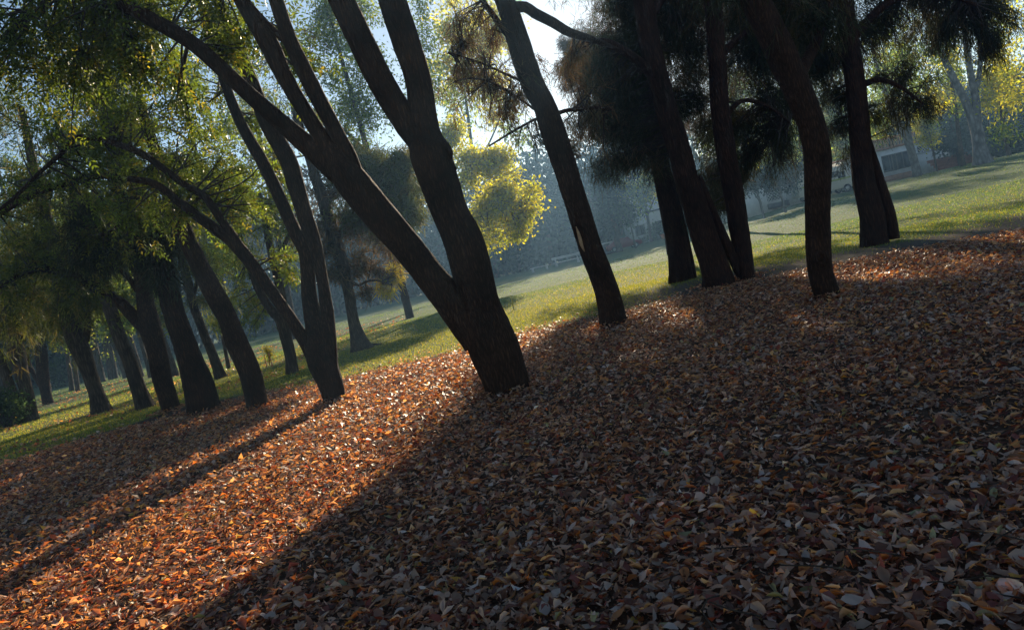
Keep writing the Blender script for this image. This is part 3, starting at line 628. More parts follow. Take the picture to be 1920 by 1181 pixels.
# ------------------------------------------------------------------ trees further off
b = at(893, 566, 44); D = 44
tree("glowing yellow-leaved tree beyond the lawn, crown showing right of the big forked trunk", b, D, [
    ("trunk", [(893, 556, 13), (886, 520, 12), (872, 450, 11), (855, 380, 10), (840, 310, 8), (830, 240, 5)]),
    ("limb", [(866, 430, 7), (900, 400, 5), (950, 380, 4), (985, 390, 2.5)]),
    ("limb", [(850, 360, 7), (890, 310, 5), (940, 290, 3)]),
], fill(835, 900, 225, 300, 7, 22, 4, 50, (-1.5, 1.5)) + fill(860, 960, 270, 350, 10, 21, 5, 51, (-1.5, 1.5)) + fill(870, 995, 335, 400, 13, 20, 5, 52, (-1.5, 1.5)) + fill(880, 980, 395, 445, 9, 16, 5, 53, (-1.5, 1.5))
    + [(1000, 352, 11, 0, 5), (1006, 385, 10, 0, 5), (988, 405, 12, 0, 6), (958, 448, 9, 0, 5), (930, 452, 9, 0, 4), (968, 330, 12, 0, 5), (905, 455, 8, 0, 3)],
    "yellow_tree", leaf='far', kind='broad', pal='yellow', size=.22, sides=14, seed=60, spr=14, twr=.012, step=.4)

def bgtree(label, px, py, depth, stems, lobes, pal, size, seed, name="park_tree", bk='bark_grey', spr=13, kind='broad', leaf='far', tw=False, grp=None, sides=16):
    return tree(label, at(px, py, depth), depth, stems, lobes, name, bk=bk, leaf=leaf, kind=kind, pal=pal, size=size, seed=seed, spr=spr, twigs=tw, step=.4, sides=sides, group=grp, flare=.25, twr=.012)

bgtree("lime green leafy tree filling the gaps between the upper limbs of the forked trunk", 770, 600, 38,
    [("trunk", [(770, 600, 18), (745, 500, 16), (715, 380, 14), (680, 250, 11), (640, 110, 8), (610, 0, 5)]),
     ("limb", [(715, 380, 9), (760, 300, 7), (790, 200, 5), (800, 120, 3)]), ("limb", [(690, 290, 9), (640, 240, 6), (590, 220, 4)])],
    [(650, 70, 50, 0, 16), (700, 120, 45, 0, 14), (620, 150, 45, 0, 13), (680, 190, 40, 0, 12), (730, 210, 36, 0, 10), (580, 60, 45, 0, 12), (620, 230, 36, 0, 9), (800, 60, 40, 0, 9), (790, 150, 36, 0, 8), (710, 20, 50, 0, 12), (660, 270, 34, 0, 8), (720, 300, 30, 0, 7), (540, 130, 40, 0, 9), (830, 190, 30, 0, 6), (600, -60, 80, 0, 12), (760, -60, 70, 0, 10), (700, 345, 26, 0, 6), (600, 300, 30, 0, 6)] + fill(560, 800, -10, 230, 13, 30, 8, 63, (-2, 2)),
    'lime', .17, 61, bk='bark')
bgtree("thin-crowned yellowish tree seen against bright sky left of the leaning scarred trunk", 915, 548, 75,
    [("trunk", [(915, 548, 10), (905, 460, 9), (892, 340, 8), (875, 200, 6), (860, 80, 4), (850, 0, 2)]), ("limb", [(892, 320, 5), (930, 240, 3), (950, 180, 2)])],
    [(850, 60, 34, 0, 9), (890, 40, 30, 0, 7, 'yellow'), (830, 120, 34, 0, 9), (870, 150, 36, 0, 9), (920, 180, 30, 0, 7), (860, 210, 36, 0, 8), (910, 110, 26, 0, 5), (960, 210, 24, 0, 5), (840, 20, 40, 0, 8, 'yellow'), (980, 260, 20, 0, 4), (940, 60, 24, 0, 4)] + fill(800, 980, -20, 240, 12, 26, 7, 62, (-2, 2), 'yellow'),
    'lime', .42, 62, bk='bark', spr=10)
lefts = [
    ("tall dim tree behind the leaning grey trunks, crown thinned against the sky, upper left", 300, 690, 44, -18, 'dusk', .2, 5),
    ("lime tree behind the crooked trunk with sky showing through its top", 440, 668, 40, -17, 'lime', .18, 6),
    ("dusky tree behind the arching limb near the upper left corner", 190, 712, 50, -19, 'dusk', .22, 7),
    ("leafy tree deep among the left trees with a shaded crown", 90, 735, 54, -20, 'wood', .24, 8),
    ("leafy tree at the far left end of the wood behind the joined stems", 10, 752, 50, -20, 'dusk', .22, 9),
    ("olive tree behind the slender forked tree, crown rising past the limbs", 555, 640, 46, -16, 'dusk', .2, 10)]
for lab, px, py, dp, ln, pl, sz, sd_ in lefts:
    rg = np.random.default_rng(sd_)
    st = [("trunk", [(px, py, 16), (px + ln, py - 90, 14), (px + ln * 2.2, py - 200, 12), (px + ln * 4, py - 360, 8), (px + ln * 6, py - 520, 4)])]
    lb = []
    for k in range(4):
        h = 150 + 80 * k; x0 = px + ln * h / 88.
        sx = (-1) ** k * rg.uniform(50, 90)
        st.append(("limb", [(x0, py - h, 7), (x0 + sx * .5, py - h - 30, 5), (x0 + sx, py - h - 40, 3)]))
    for k in range(15):
        h = rg.uniform(130, 600); x0 = px + ln * h / 88.
        lb.append((x0 + rg.normal(0, 55), py - h, rg.uniform(26, 46), rg.uniform(-2, 2), int(rg.uniform(7, 12))))
    bgtree(lab, px, py, dp, st, lb, pl, sz, 70 + sd_, spr=12)

tree("tall rust-brown casuarina beyond the thick trunks, its dense crown hiding the sun's right side", at(1258, 482, 42), 42, [
    ("trunk", [(1258, 482, 15), (1248, 420, 14), (1232, 340, 13), (1212, 240, 11), (1190, 130, 9), (1165, 0, 6), (1150, -80, 3)]),
    ("limb", [(1215, 250, 7), (1170, 220, 5), (1130, 215, 3)]), ("limb", [(1195, 150, 7), (1150, 110, 5), (1110, 95, 3)]), ("limb", [(1185, 110, 7), (1240, 60, 5), (1290, 40, 3)])],
    fill(1062, 1110, 62, 190, 11, 17, 8, 16, (-2, 2), 'rust') + fill(1054, 1092, 80, 155, 14, 11, 8, 18, (-2, 2), 'rust') + fill(1045, 1110, 70, 290, 16, 8, 3, 17, (-3, 3), 'rust') + fill(1100, 1180, 40, 240, 14, 26, 9, 11, (-2, 2), 'rust') + fill(1170, 1330, -40, 230, 26, 32, 10, 12, (-2, 2)) + fill(1120, 1300, -120, 20, 7, 40, 8, 13, (-2, 2)),
    "casuarina_tree", bk='bark_red', leaf='needle', kind='fine', pal='rust', size=.5, sides=20, seed=93, spr=13, twigs=False, step=.4, flute=.1)
tree("second tall casuarina far behind the upright reddish trunk, dark crown over the right lawn", at(1392, 440, 46), 46, [
    ("trunk", [(1392, 438, 15), (1385, 390, 14), (1374, 310, 13), (1360, 220, 11), (1345, 110, 8), (1330, 0, 5), (1320, -80, 3)]),
    ("limb", [(1365, 250, 7), (1410, 210, 5), (1450, 200, 3)]), ("limb", [(1350, 140, 7), (1300, 100, 5), (1260, 90, 3)])],
    fill(1270, 1500, -60, 170, 25, 34, 9, 14, (-2, 2)) + fill(1300, 1480, -180, -40, 7, 46, 8, 15, (-2, 2)),
    "casuarina_tree", bk='bark_red', leaf='needle', kind='fine', pal='needle', size=.5, sides=20, seed=94, spr=13, twigs=False, step=.4, flute=.1)
# right side: pale-barked trees by the house and their neighbours
bgtree("pale grey trunk leaning left in front of the white house, forked high", 1722, 338, 56,
    [("trunk", [(1722, 336, 21), (1716, 310, 17), (1708, 280, 15), (1698, 255, 15), (1685, 230, 12), (1672, 205, 11), (1660, 175, 9), (1645, 130, 7), (1630, 60, 4)]),
     ("limb", [(1708, 280, 11), (1704, 250, 9), (1700, 210, 8), (1697, 160, 6), (1690, 90, 4)]), ("limb", [(1682, 232, 4), (1670, 222, 3), (1662, 220, 2)])],
    [(1655, 130, 30, 0, 8), (1690, 110, 34, 0, 9), (1640, 70, 34, 0, 8), (1720, 150, 26, 0, 6), (1670, 170, 22, 0, 5), (1630, 160, 24, 0, 6), (1690, 40, 40, 0, 8), (1640, 250, 14, 0, 4), (1632, 225, 16, 0, 4)],
    'lime', .26, 80, name="pale_tree", bk='bark_pale')
bgtree("stout pale grey forked trunk at right beside the lawn, with a hollow in its bark", 1842, 306, 47,
    [("trunk", [(1843, 303, 37), (1838, 280, 27), (1834, 255, 25), (1828, 225, 23), (1830, 195, 16), (1824, 160, 14), (1815, 110, 12), (1808, 50, 10), (1798, -40, 7), (1780, -140, 4)]),
     ("limb", [(1828, 240, 19), (1816, 205, 15), (1800, 170, 14), (1784, 140, 13), (1770, 110, 12), (1758, 80, 11), (1742, 45, 9), (1722, 0, 7), (1690, -80, 4)]),
     ("limb", [(1832, 165, 9), (1838, 120, 8), (1835, 60, 7), (1826, 0, 5)]), ("limb", [(1836, 125, 6), (1848, 100, 5), (1855, 60, 4)])],
    [(1880, 150, 40, 0, 12, 'yellow'), (1900, 100, 36, 0, 10, 'yellow'), (1860, 200, 24, 0, 6, 'yellow'), (1770, 60, 30, 0, 7), (1800, 20, 40, 0, 9), (1740, 100, 26, 0, 6), (1870, 60, 36, 0, 9), (1790, 120, 20, 0, 4, 'yellow'), (1910, 180, 30, 0, 8, 'yellow'), (1900, 20, 40, 0, 9, 'yellow'), (1760, -30, 50, 0, 8), (1905, 240, 20, 0, 5)],
    'lime', .22, 81, name="pale_tree", bk='bark_pale')
bgtree("thin straight brown trunk left of the stout pale forked trunk", 1808, 316, 52,
    [("trunk", [(1806, 314, 12), (1801, 280, 9), (1796, 240, 8), (1791, 200, 7), (1784, 150, 6), (1775, 80, 4)])],
    [(1780, 150, 24, 0, 6), (1770, 110, 26, 0, 6), (1790, 200, 16, 0, 4), (1775, 60, 34, 0, 7), (1750, 180, 20, 0, 5, 'yellow')], 'lime', .25, 82)
bgtree("thin brown trunk with upswept branches near the right edge", 1893, 298, 52,
    [("trunk", [(1893, 297, 9), (1888, 270, 7), (1880, 240, 6), (1876, 200, 5), (1868, 150, 4), (1862, 90, 2)]), ("limb", [(1880, 240, 4), (1886, 205, 3), (1890, 170, 2)])],
    [(1890, 200, 26, 0, 6, 'yellow'), (1870, 160, 26, 0, 6), (1905, 140, 26, 0, 6, 'yellow'), (1875, 90, 36, 0, 7, 'yellow')], 'lime', .25, 83)
bgtree("small yellow-leaved tree glowing beside the lattice gate of the white house", 1752, 322, 57,
    [("trunk", [(1757, 321, 4), (1752, 295, 4), (1745, 260, 3), (1738, 230, 2)]), ("limb", [(1752, 295, 2.5), (1745, 275, 2), (1730, 255, 1.5)])],
    [(1735, 255, 16, 0, 8), (1722, 235, 14, 0, 6), (1748, 265, 12, 0, 5), (1740, 225, 18, 0, 7, 'lime'), (1755, 245, 12, 0, 4, 'lime'), (1725, 265, 9, 0, 3), (1728, 215, 14, 0, 5)], 'yellow', .2, 84, name="small_tree")
bgtree("low dark teal tree, left of two before the low white house", 1432, 403, 60,
    [("trunk", [(1431, 402, 5), (1427, 385, 5), (1422, 368, 4.5), (1416, 350, 4), (1408, 330, 2)]), ("limb", [(1426, 380, 3), (1416, 366, 2.5), (1409, 352, 2)])],
    [(1415, 345, 18, 0, 9), (1400, 350, 14, 0, 6), (1425, 325, 18, 0, 8), (1405, 325, 16, 0, 6), (1438, 345, 14, 0, 6)], 'teal', .22, 85, name="small_tree", bk='bark_pale', leaf='shade')
bgtree("dark teal round-crowned tree, right of two before the low white house", 1473, 395, 60,
    [("trunk", [(1472, 394, 5), (1468, 378, 5), (1463, 360, 4.5), (1459, 345, 4), (1452, 325, 2)]), ("limb", [(1464, 362, 3), (1475, 348, 2.5), (1485, 335, 2)])],
    [(1460, 335, 20, 0, 10), (1482, 335, 18, 0, 8), (1470, 310, 20, 0, 8), (1445, 325, 16, 0, 6), (1492, 350, 12, 0, 5), (1450, 348, 12, 0, 5), (1490, 315, 14, 0, 5)], 'teal', .22, 86, name="small_tree", bk='bark_pale', leaf='shade')
bgtree("tall olive tree behind the low white house, between the curved and fluted trunks", 1525, 382, 88,
    [("trunk", [(1525, 382, 10), (1518, 350, 9), (1508, 300, 8), (1496, 240, 6), (1480, 160, 4)]), ("limb", [(1508, 300, 5), (1530, 260, 4), (1560, 230, 2)])],
    [(1460, 270, 34, 0, 10), (1430, 240, 34, 0, 9), (1490, 230, 34, 0, 9), (1560, 240, 34, 0, 10, 'lime'), (1580, 280, 28, 0, 8), (1600, 220, 30, 0, 8), (1450, 200, 36, 0, 8, 'lime'), (1570, 190, 34, 0, 8), (1480, 290, 26, 0, 7), (1420, 290, 26, 0, 7), (1395, 260, 30, 0, 7), (1590, 300, 22, 0, 6), (1560, 300, 22, 0, 6), (1500, 180, 30, 0, 6)], 'lime', .4, 87)
bgtree("dark bluish tree with a thick bent trunk beside the small white-roofed shed", 1158, 462, 84,
    [("trunk", [(1160, 462, 13), (1156, 448, 12), (1158, 435, 10), (1150, 415, 9), (1143, 390, 7), (1135, 350, 5)]), ("limb", [(1157, 436, 6), (1165, 415, 5), (1170, 390, 3)])],
    [(1140, 390, 26, 0, 10), (1160, 370, 28, 0, 10), (1125, 355, 22, 0, 8), (1175, 395, 20, 0, 8), (1150, 335, 28, 0, 9), (1180, 350, 20, 0, 6, 'lime'), (1130, 410, 16, 0, 6), (1135, 310, 26, 0, 7), (1165, 310, 20, 0, 5, 'lime')], 'teal', .4, 88, leaf='shade')
bgtree("slim tree with yellow tips before the tall white wall, left of the fluted trunk", 1222, 445, 88,
    [("trunk", [(1219, 445, 6), (1217, 425, 6), (1213, 400, 5), (1206, 360, 3)]), ("limb", [(1214, 405, 3), (1222, 385, 2.5), (1228, 370, 2)])],
    [(1205, 370, 16, 0, 6), (1220, 360, 16, 0, 6, 'yellow'), (1195, 350, 18, 0, 6), (1210, 335, 18, 0, 5, 'lime'), (1195, 390, 12, 0, 4), (1232, 340, 14, 0, 4)], 'lime', .36, 89)
bgtree("slim dark sapling leaning beside the parked red car", 1190, 456, 82,
    [("trunk", [(1190, 456, 4), (1187, 440, 3.5), (1182, 420, 3), (1175, 395, 2)])], [(1180, 415, 10, 0, 5), (1172, 395, 12, 0, 5)], 'teal', .34, 90, name="small_tree")
bgtree("dense dark evergreen behind the red steps, between pale trunks at right", 1800, 305, 66,
    [("trunk", [(1800, 304, 9), (1795, 280, 8), (1788, 250, 6), (1780, 220, 4)])],
    [(1790, 265, 24, 0, 10), (1770, 275, 18, 0, 8), (1815, 260, 22, 0, 9), (1785, 235, 24, 0, 8), (1865, 265, 24, 0, 10), (1890, 270, 22, 0, 9), (1840, 245, 24, 0, 8), (1875, 240, 22, 0, 8), (1912, 262, 20, 0, 7)], 'teal', .3, 91, leaf='shade')
bgtree("tall lime tree rising behind the white house roof terrace", 1700, 330, 95,
    [("trunk", [(1700, 326, 9), (1692, 280, 8), (1680, 220, 6), (1665, 150, 4), (1655, 90, 2)])],
    [(1690, 180, 34, 0, 6), (1660, 140, 34, 0, 5), (1720, 200, 30, 0, 5), (1740, 150, 34, 0, 5), (1760, 200, 28, 0, 7, 'yellow'), (1700, 110, 38, 0, 8), (1650, 190, 26, 0, 7), (1640, 100, 30, 0, 6), (1810, 170, 30, 0, 7, 'yellow'), (1780, 110, 34, 0, 7, 'yellow')], 'lime', .42, 92)

for lab, px, py, dp, sd_, pl in (("broad lime tree behind the low white house, crown above its left end", 1418, 396, 84, 301, 'lime'),
        ("broad olive tree between the two white houses, behind the cream van", 1612, 350, 84, 302, 'dusk')):
    g = np.random.default_rng(sd_)
    bgtree(lab, px, py, dp, [("trunk", [(px, py - 2, 13), (px - 8, py - 50, 11), (px - 22, py - 130, 9), (px - 42, py - 230, 5)]), ("limb", [(px - 18, py - 110, 6), (px + 20, py - 150, 4), (px + 50, py - 170, 2)]), ("limb", [(px - 20, py - 125, 6), (px - 60, py - 150, 4), (px - 90, py - 160, 2)])],
        fill(px - 90, px + 60, py - 180, py - 70, 11, 28, 6, sd_, (-2, 2)) + fill(px - 80, px + 20, py - 250, py - 180, 6, 30, 6, sd_ + 9, (-2, 2)), pl, .4, sd_, spr=11)
# far wood across the lawn: one mass, each tree still a trunk with a crown of leaves
wl = LM(); wt = TM(); rg = np.random.default_rng(5)
for i in range(150):
    az = R(-52 + 98 * (i % 75 + rg.uniform(-.4, .4)) / 74.); row = i // 75
    rr_ = rg.uniform(112, 124) + row * 14 if az > R(-16) else rg.uniform(94, 110) + row * 14
    x, y = rr_ * math.sin(az), rr_ * math.cos(az); z = float(terrain(x, y)); h = rg.uniform(13, 20) * (1 if az < R(14) else .5)
    V, Q, T, C = tube([(x, y, z - .3), (x + rg.normal(0, .3), y, z + h * .4), (x + rg.normal(0, .8), y, z + h * .85)], [.32, .24, .06], 7, 1.5, .05, rg=rg); wt.add(V, Q, T)
    for k in range(13):
        c = np.array([x, y, z]) + np.array([rg.normal(0, 2.2), rg.normal(0, 2.0), h * (k + rg.random()) / 13.])
        P_ = c + rg.normal(0, 1.25, (22, 3)); P_ = P_[P_[:, 2] > z + .2]
        wl.add(*broad(P_, 1.05, *PAL['wood'], rg, 3, .9))
wood = obj("far_wood", wl.mesh("far_wood"), M["shade"]); tag(wood, "hazy blue wood closing the far side of the lawn", None, None, "stuff")
wtr = obj("far_wood_trunks", wt.mesh("far_wood_trunks"), M["bark_grey"], wood); tag(wtr, kind="stuff")

hx = np.linspace(-140, 150, 70); hy = np.linspace(150, 215, 30); HX, HY = np.meshgrid(hx, hy)
HZ = -1.5 + 17 * sstep(150, 200, HY) * (.75 + .25 * np.sin(HX * .045 + 1)) * (1 - .55 * sstep(40, 110, HX)) + 1.4 * wob(HX * .25, HY * .25) * sstep(150, 165, HY)
hi = (np.arange(29)[:, None] * 70 + np.arange(69)[None]).ravel()
M["hill"] = plain("wooded_hill", (.03, .048, .028), .95, .5, .35, .6)
tag(obj("hill", mesh_np("hill", np.stack([HX.ravel(), HY.ravel(), HZ.ravel()], 1), np.stack([hi, hi + 1, hi + 71, hi + 70], 1), smooth=True), M["hill"]), "low wooded hill rising behind the far trees", None, None, "structure")
# shrubs
def shrub(label, px, py, depth, r_px, pal, size, seed, n=10, name="shrub"):
    rg = np.random.default_rng(seed); c = at(px, py, depth); r = r_px * depth / FPX; z = float(terrain(c[0], c[1]))
    root = thing(name, (c[0], c[1], z), label, "shrub"); tm = TM(); lm = LM()
    for k in range(n):
        e = np.array([c[0], c[1], z]) + np.array([rg.normal(0, r * .5), rg.normal(0, r * .4), r * rg.uniform(.5, 1.7)])
        V, Q, T, C = tube([(c[0] + rg.normal(0, .1 * r), c[1], z - .05), ((c[0] + e[0]) / 2 + rg.normal(0, .1), (c[1] + e[1]) / 2, z + (e[2] - z) * .6), e], [.03, .02, .008], 5, .3, 0, rg=rg); tm.add(V, Q, T)
        P_ = e + rg.normal(0, r * .3, (34, 3)); P_[:, 2] = np.maximum(P_[:, 2], z + .08)
        lm.add(*broad(P_, size, *PAL[pal], rg, 5, 1.1))
    tag(obj("stems", tm.mesh("stems"), M["twig"], root), kind="stuff"); obj("foliage", lm.mesh("foliage"), M["far"], root)
shrub("dark green shrub at the left picture edge beside the joined stems", -2, 745, 24, 34, 'wood', .1, 1, 16)
shrub("rounded teal shrub in shade beyond the dark forked trunk at far left", 118, 700, 62, 26, 'teal', .3, 2, 14)
shrub("teal shrub behind the two small far trunks at left", 158, 690, 64, 22, 'teal', .3, 3, 12)
shrub("green shrub behind the stout pale forked trunk", 1878, 293, 60, 14, 'wood', .22, 4, 12)
shrub("low bush at the right picture edge behind the lawn", 1912, 286, 58, 13, 'teal', .22, 5, 12)
shrub("dark bush next to the cream van behind the curved trunk", 1596, 358, 70, 9, 'teal', .2, 6, 10)
shrub("small spiky green bush by the orange pot before the tall white wall", 1238, 430, 90, 12, 'teal', .34, 7, 9)

# ------------------------------------------------------------------ buildings and things at the far edge
def zt(x, y): return float(terrain(x, y))
def window(root, x, y, z, w, h, mull=1, front=-1):
    f = MB()
    for sx in (-1, 1): f.box((x + sx * (w / 2 - .04), y - .03, z), (.08, .10, h))
    for sz in (-1, 1): f.box((x, y - .03, z + sz * (h / 2 - .04)), (w - .16, .10, .08))
    fo = f.build("window", M["frame"], root)
    for k in range(mull + 1):
        pw = (w - .16) / (mull + 1); cx = x - (w - .16) / 2 + pw * (k + .5)
        MB().box((cx, y - .004, z), (pw - .04, .012, h - .16)).build("pane", M["glass"], fo)
        if k: MB().box((cx - pw / 2, y - .028, z), (.045, .05, h - .16)).build("mullion", M["frame"], fo)
def lattice(root, x, y, z, w, h, n=5):
    p = MB().box((x, y - .02, z), (w, .05, h)).build("lattice_screen", M["dark"], root)
    for sg in (-1, 1):
        for k in range(-n, n * 2 + 1):
            # diagonal white strips clipped to the panel
            x0 = k * w / n
            pts = []
            for t in np.linspace(0, 1, 40):
                xx = x0 + sg * t * h * .9
                if sg < 0: xx = x0 + w - 0 + sg * t * h * .9
                if 0 <= xx <= w: pts.append((x - w / 2 + xx, z - h / 2 + t * h))
            if len(pts) > 4:
                a_, b_ = np.array(pts[0]), np.array(pts[-1]); dv = b_ - a_; L = np.linalg.norm(dv); nrm = np.array([-dv[1], dv[0]]) / L * .022
                yy = y - .052 - .006 * (sg > 0); v = []
                for q in (yy - .015, yy + .0):
                    for c in (a_ - nrm, a_ + nrm, b_ + nrm, b_ - nrm): v.append((c[0], q, c[1]))
                mb = MB(); mb.add(v, [[0, 1, 2, 3], [7, 6, 5, 4], [0, 4, 5, 1], [1, 5, 6, 2], [2, 6, 7, 3], [3, 7, 4, 0]]); mb.build("lattice_strip", M["white"], p)
Dh = 74.0
x0, x1 = at(1628, 350, Dh)[0], at(1757, 312, Dh)[0]; zb = zt((x0 + x1) / 2, Dh); wd_ = x1 - x0; xc = (x0 + x1) / 2
hs = thing("house", (xc, Dh + 4, zb), "white single-storey house with terracotta balustrade on its flat roof, behind pale trunk", "house")
MB().box((xc, Dh + 4, zb + 1.5), (wd_, 8, 3.2)).build("wall", M["white"], hs)
MB().box((xc, Dh + 3.95, zb + 3.2), (wd_ + .3, 8.3, .22)).build("roof", M["terra"], hs)
MB().box((xc, Dh - .06, zb + .2), (wd_ + .04, .12, .7)).build("plinth", M["terra"], hs)
rl = MB().box((xc, Dh + .02, zb + 4.15), (wd_ + .2, .22, .16)).build("balustrade_rail", M["terra"], hs)
nb = 22
for k in range(nb):
    MB().box((x0 + .1 + (wd_ - .2) * k / (nb - 1), Dh + .02, zb + 3.69), (.14, .14, .76)).build("baluster", M["wood"], rl)
for px, w in ((1667, 1.45), (1693, 2.2)):
    xw = at(px, 300, Dh)[0]; window(hs, xw, Dh, zb + 1.75, w, 1.6, 1)
lattice(hs, at(1737, 302, Dh)[0], Dh, zb + 1.55, 1.3, 2.3)
MB().box((at(1751, 302, Dh)[0], Dh - .12, zb + 1.5), (.5, .3, 3.1)).build("pier", M["white"], hs)
# red brick steps / bank beside the house
xs0, xs1 = at(1758, 312, 68)[0], at(1832, 300, 68)[0]
st_ = thing("garden_steps", ((xs0 + xs1) / 2, 68, zt(xs0, 68)), "low red brick terrace steps beside the white house, behind the thin trunks", "steps")
for k in range(4):
    MB().box(((xs0 + xs1) / 2, 68 + .45 * k, zt(xs0, 68) + .14 + .27 * k), (xs1 - xs0, .46, .28), 0, .03).build("step", M["brick"], st_)
gw = thing("garden_wall", ((xs0 + xs1) / 2, 71, zt(xs0, 71)), "low white garden wall above the red brick steps", "wall")
MB().box(((xs0 + xs1) / 2 - .3, 71, zt(xs0, 71) + .95), (xs1 - xs0 - .6, .3, 1.9)).build("wall", M["white"], gw)
MB().box(((xs0 + xs1) / 2 - .3, 71, zt(xs0, 71) + 1.95), (xs1 - xs0 - .5, .42, .12)).build("coping", M["conc"], gw)
# low white house behind the two dark teal trees
Dl = 72.0
x0, x1 = at(1385, 405, Dl)[0], at(1510, 375, Dl)[0]; xc = (x0 + x1) / 2; zb = zt(xc, Dl)
h2 = thing("house", (xc, Dl + 3, zb), "low white house with a lattice window, half hidden behind two small dark trees", "house")
MB().box((xc, Dl + 3, zb + 1.4), (x1 - x0, 6, 3.0)).build("wall", M["white"], h2)
MB().box((xc, Dl + 2.9, zb + 2.98), (x1 - x0 + .5, 6.5, .18)).build("roof", M["conc"], h2)
lattice(h2, at(1453, 372, Dl)[0], Dl, zb + 1.7, 1.5, 1.5)
window(h2, at(1492, 366, Dl)[0], Dl, zb + 1.5, .8, 1.4, 0)
MB().box((at(1458, 384, Dl)[0], Dl - .25, zb + .45), (1.9, .5, .5)).build("planter", M["dark"], h2)
# tall white wall / building left of the fluted trunk
Dw = 98.0
x0, x1 = at(1190, 455, Dw)[0], at(1285, 430, Dw)[0]; xc = (x0 + x1) / 2; zb = zt(xc, Dw)
h3 = thing("building", (xc, Dw + 3, zb), "tall white rendered building with a dark eaves line, left of the fluted trunk", "building")
MB().box((xc, Dw + 3, zb + 2.9), (x1 - x0, 6, 6.0)).build("wall", M["white"], h3)
MB().box((xc, Dw + 2.9, zb + 3.6), (x1 - x0 + .12, 6.1, .18)).build("string_course", M["dark"], h3)
MB().box((xc, Dw + 2.9, zb + 6.0), (x1 - x0 + .5, 6.4, .25)).build("roof", M["terra"], h3)
for px in (1202, 1244): window(h3, at(px, 440, Dw)[0], Dw, zb + 1.5, 1.3, 1.3, 1)
# shed with a white roof
Ds = 88.0
x0, x1 = at(1126, 465, Ds)[0], at(1158, 458, Ds)[0]; xc = (x0 + x1) / 2; zb = zt(xc, Ds)
sh = thing("shed", (xc, Ds + 1.2, zb), "small shed with white slab roof right of the leaning scarred trunk", "shed")
MB().box((xc, Ds + 1.2, zb + .6), (x1 - x0, 2.2, 1.3)).build("wall", M["frame"], sh)
MB().box((xc, Ds + 1.1, zb + 1.32), (x1 - x0 + .5, 2.8, .16)).build("roof", M["white"], sh)
MB().box((xc - .3, Ds + .08, zb + .55), (.7, .06, 1.1)).build("door", M["dark"], sh)
# low hedge wall
xh0, xh1 = at(1197, 455, 90)[0], at(1248, 442, 90)[0]
hg = thing("hedge", ((xh0 + xh1) / 2, 90, zt(xh0, 90)), "low clipped hedge in front of the tall white building", "hedge")
rg = np.random.default_rng(33); lm = LM(); P_ = np.stack([rg.uniform(xh0, xh1, 260), 90 + rg.normal(0, .25, 260), zt(xh0, 90) + rg.uniform(.1, .65, 260)], 1); lm.add(*broad(P_, .22, *PAL['wood'], rg, 5, .6)); obj("foliage", lm.mesh("foliage"), M["far"], hg)
# clay pot
def lathe(prof, n=20):
    prof = np.array(prof); th = np.linspace(0, 2 * np.pi, n, endpoint=False)
    V = np.stack([prof[:, None, 0] * np.cos(th), prof[:, None, 0] * np.sin(th), prof[:, None, 1] * np.ones(n)], -1).reshape(-1, 3)
    i = np.arange(len(prof) - 1)[:, None] * n; j = np.arange(n)[None]; j2 = (j + 1) % n
    return V, np.stack([i + j, i + j2, i + n + j2, i + n + j], -1).reshape(-1, 4)
pc = at(1244, 440, 86); zb = zt(pc[0], 86)
pt = thing("clay_pot", (pc[0], 86, zb), "orange clay pot standing by the hedge left of the fluted trunk", "pot")
V, Q = lathe([(.01, 0), (.26, 0), (.36, .5), (.33, .5), (.01, .42)]); obj("body", mesh_np("body", V + np.array([pc[0], 86, zb - .02]), Q, smooth=True), M["pot"], pt)
V, Q = lathe([(.34, .46), (.42, .47), (.42, .58), (.34, .58), (.34, .46)]); obj("lip", mesh_np("lip", V + np.array([pc[0], 86, zb - .02]), Q), M["pot"], pt)
# vehicles
def wheel(root, x, y, z, r, w=.2):
    V, Q = lathe([(r * .55, -w / 2), (r * .95, -w / 2), (r, -w / 3), (r, w / 3), (r * .95, w / 2), (r * .55, w / 2), (r * .55, -w / 2)], 24)
    rot = V[:, [0, 2, 1]]; wo = obj("wheel", mesh_np("wheel", rot + np.array([x, y, z]), Q, smooth=True), M["tyre"], root)
    V, Q = lathe([(.01, -w * .32), (r * .5, -w * .36), (r * .56, -w * .2), (r * .56, w * .2), (.01, w * .2)], 24)
    obj("rim", mesh_np("rim", V[:, [0, 2, 1]] + np.array([x, y, z]), Q, smooth=True), M["rim"], wo)
def profile_body(name, prof, y0, y1, mt, root, inset=.12):
    """side outline (x,z) pushed through from y0 to y1 with drawn-in flanks"""
    p = np.array(prof, float); c = p.mean(0); n = len(p)
    rings = [(y0, .90), (y0 + inset * .5, .97), (y0 + inset, 1.0), (y1 - inset, 1.0), (y1 - inset * .5, .97), (y1, .90)]
    V = np.vstack([np.stack([(c + (p - c) * s)[:, 0], np.full(n, yy), (c + (p - c) * s)[:, 1]], 1) for yy, s in rings])
    Q = np.array([[a * n + k, a * n + (k + 1) % n, (a + 1) * n + (k + 1) % n, (a + 1) * n + k] for a in range(len(rings) - 1) for k in range(n)])
    V = np.vstack([V, [[c[0], y0, c[1]], [c[0], y1, c[1]]]]); L = len(V); o = (len(rings) - 1) * n
    T = np.array([[L - 2, (k + 1) % n, k] for k in range(n)] + [[L - 1, o + k, o + (k + 1) % n] for k in range(n)])
    return obj(name, mesh_np(name, V, [Q, T]), mt, root)
Dv = 68.0; vx = at(1572, 366, Dv)[0]; vz = zt(vx, Dv)
van = thing("van", (vx, Dv + 1, vz), "cream camper van with olive stripe, seen between the curved and fluted trunks", "van")
def off(pr, ax, az): return [(ax + a, az + b_) for a, b_ in pr]
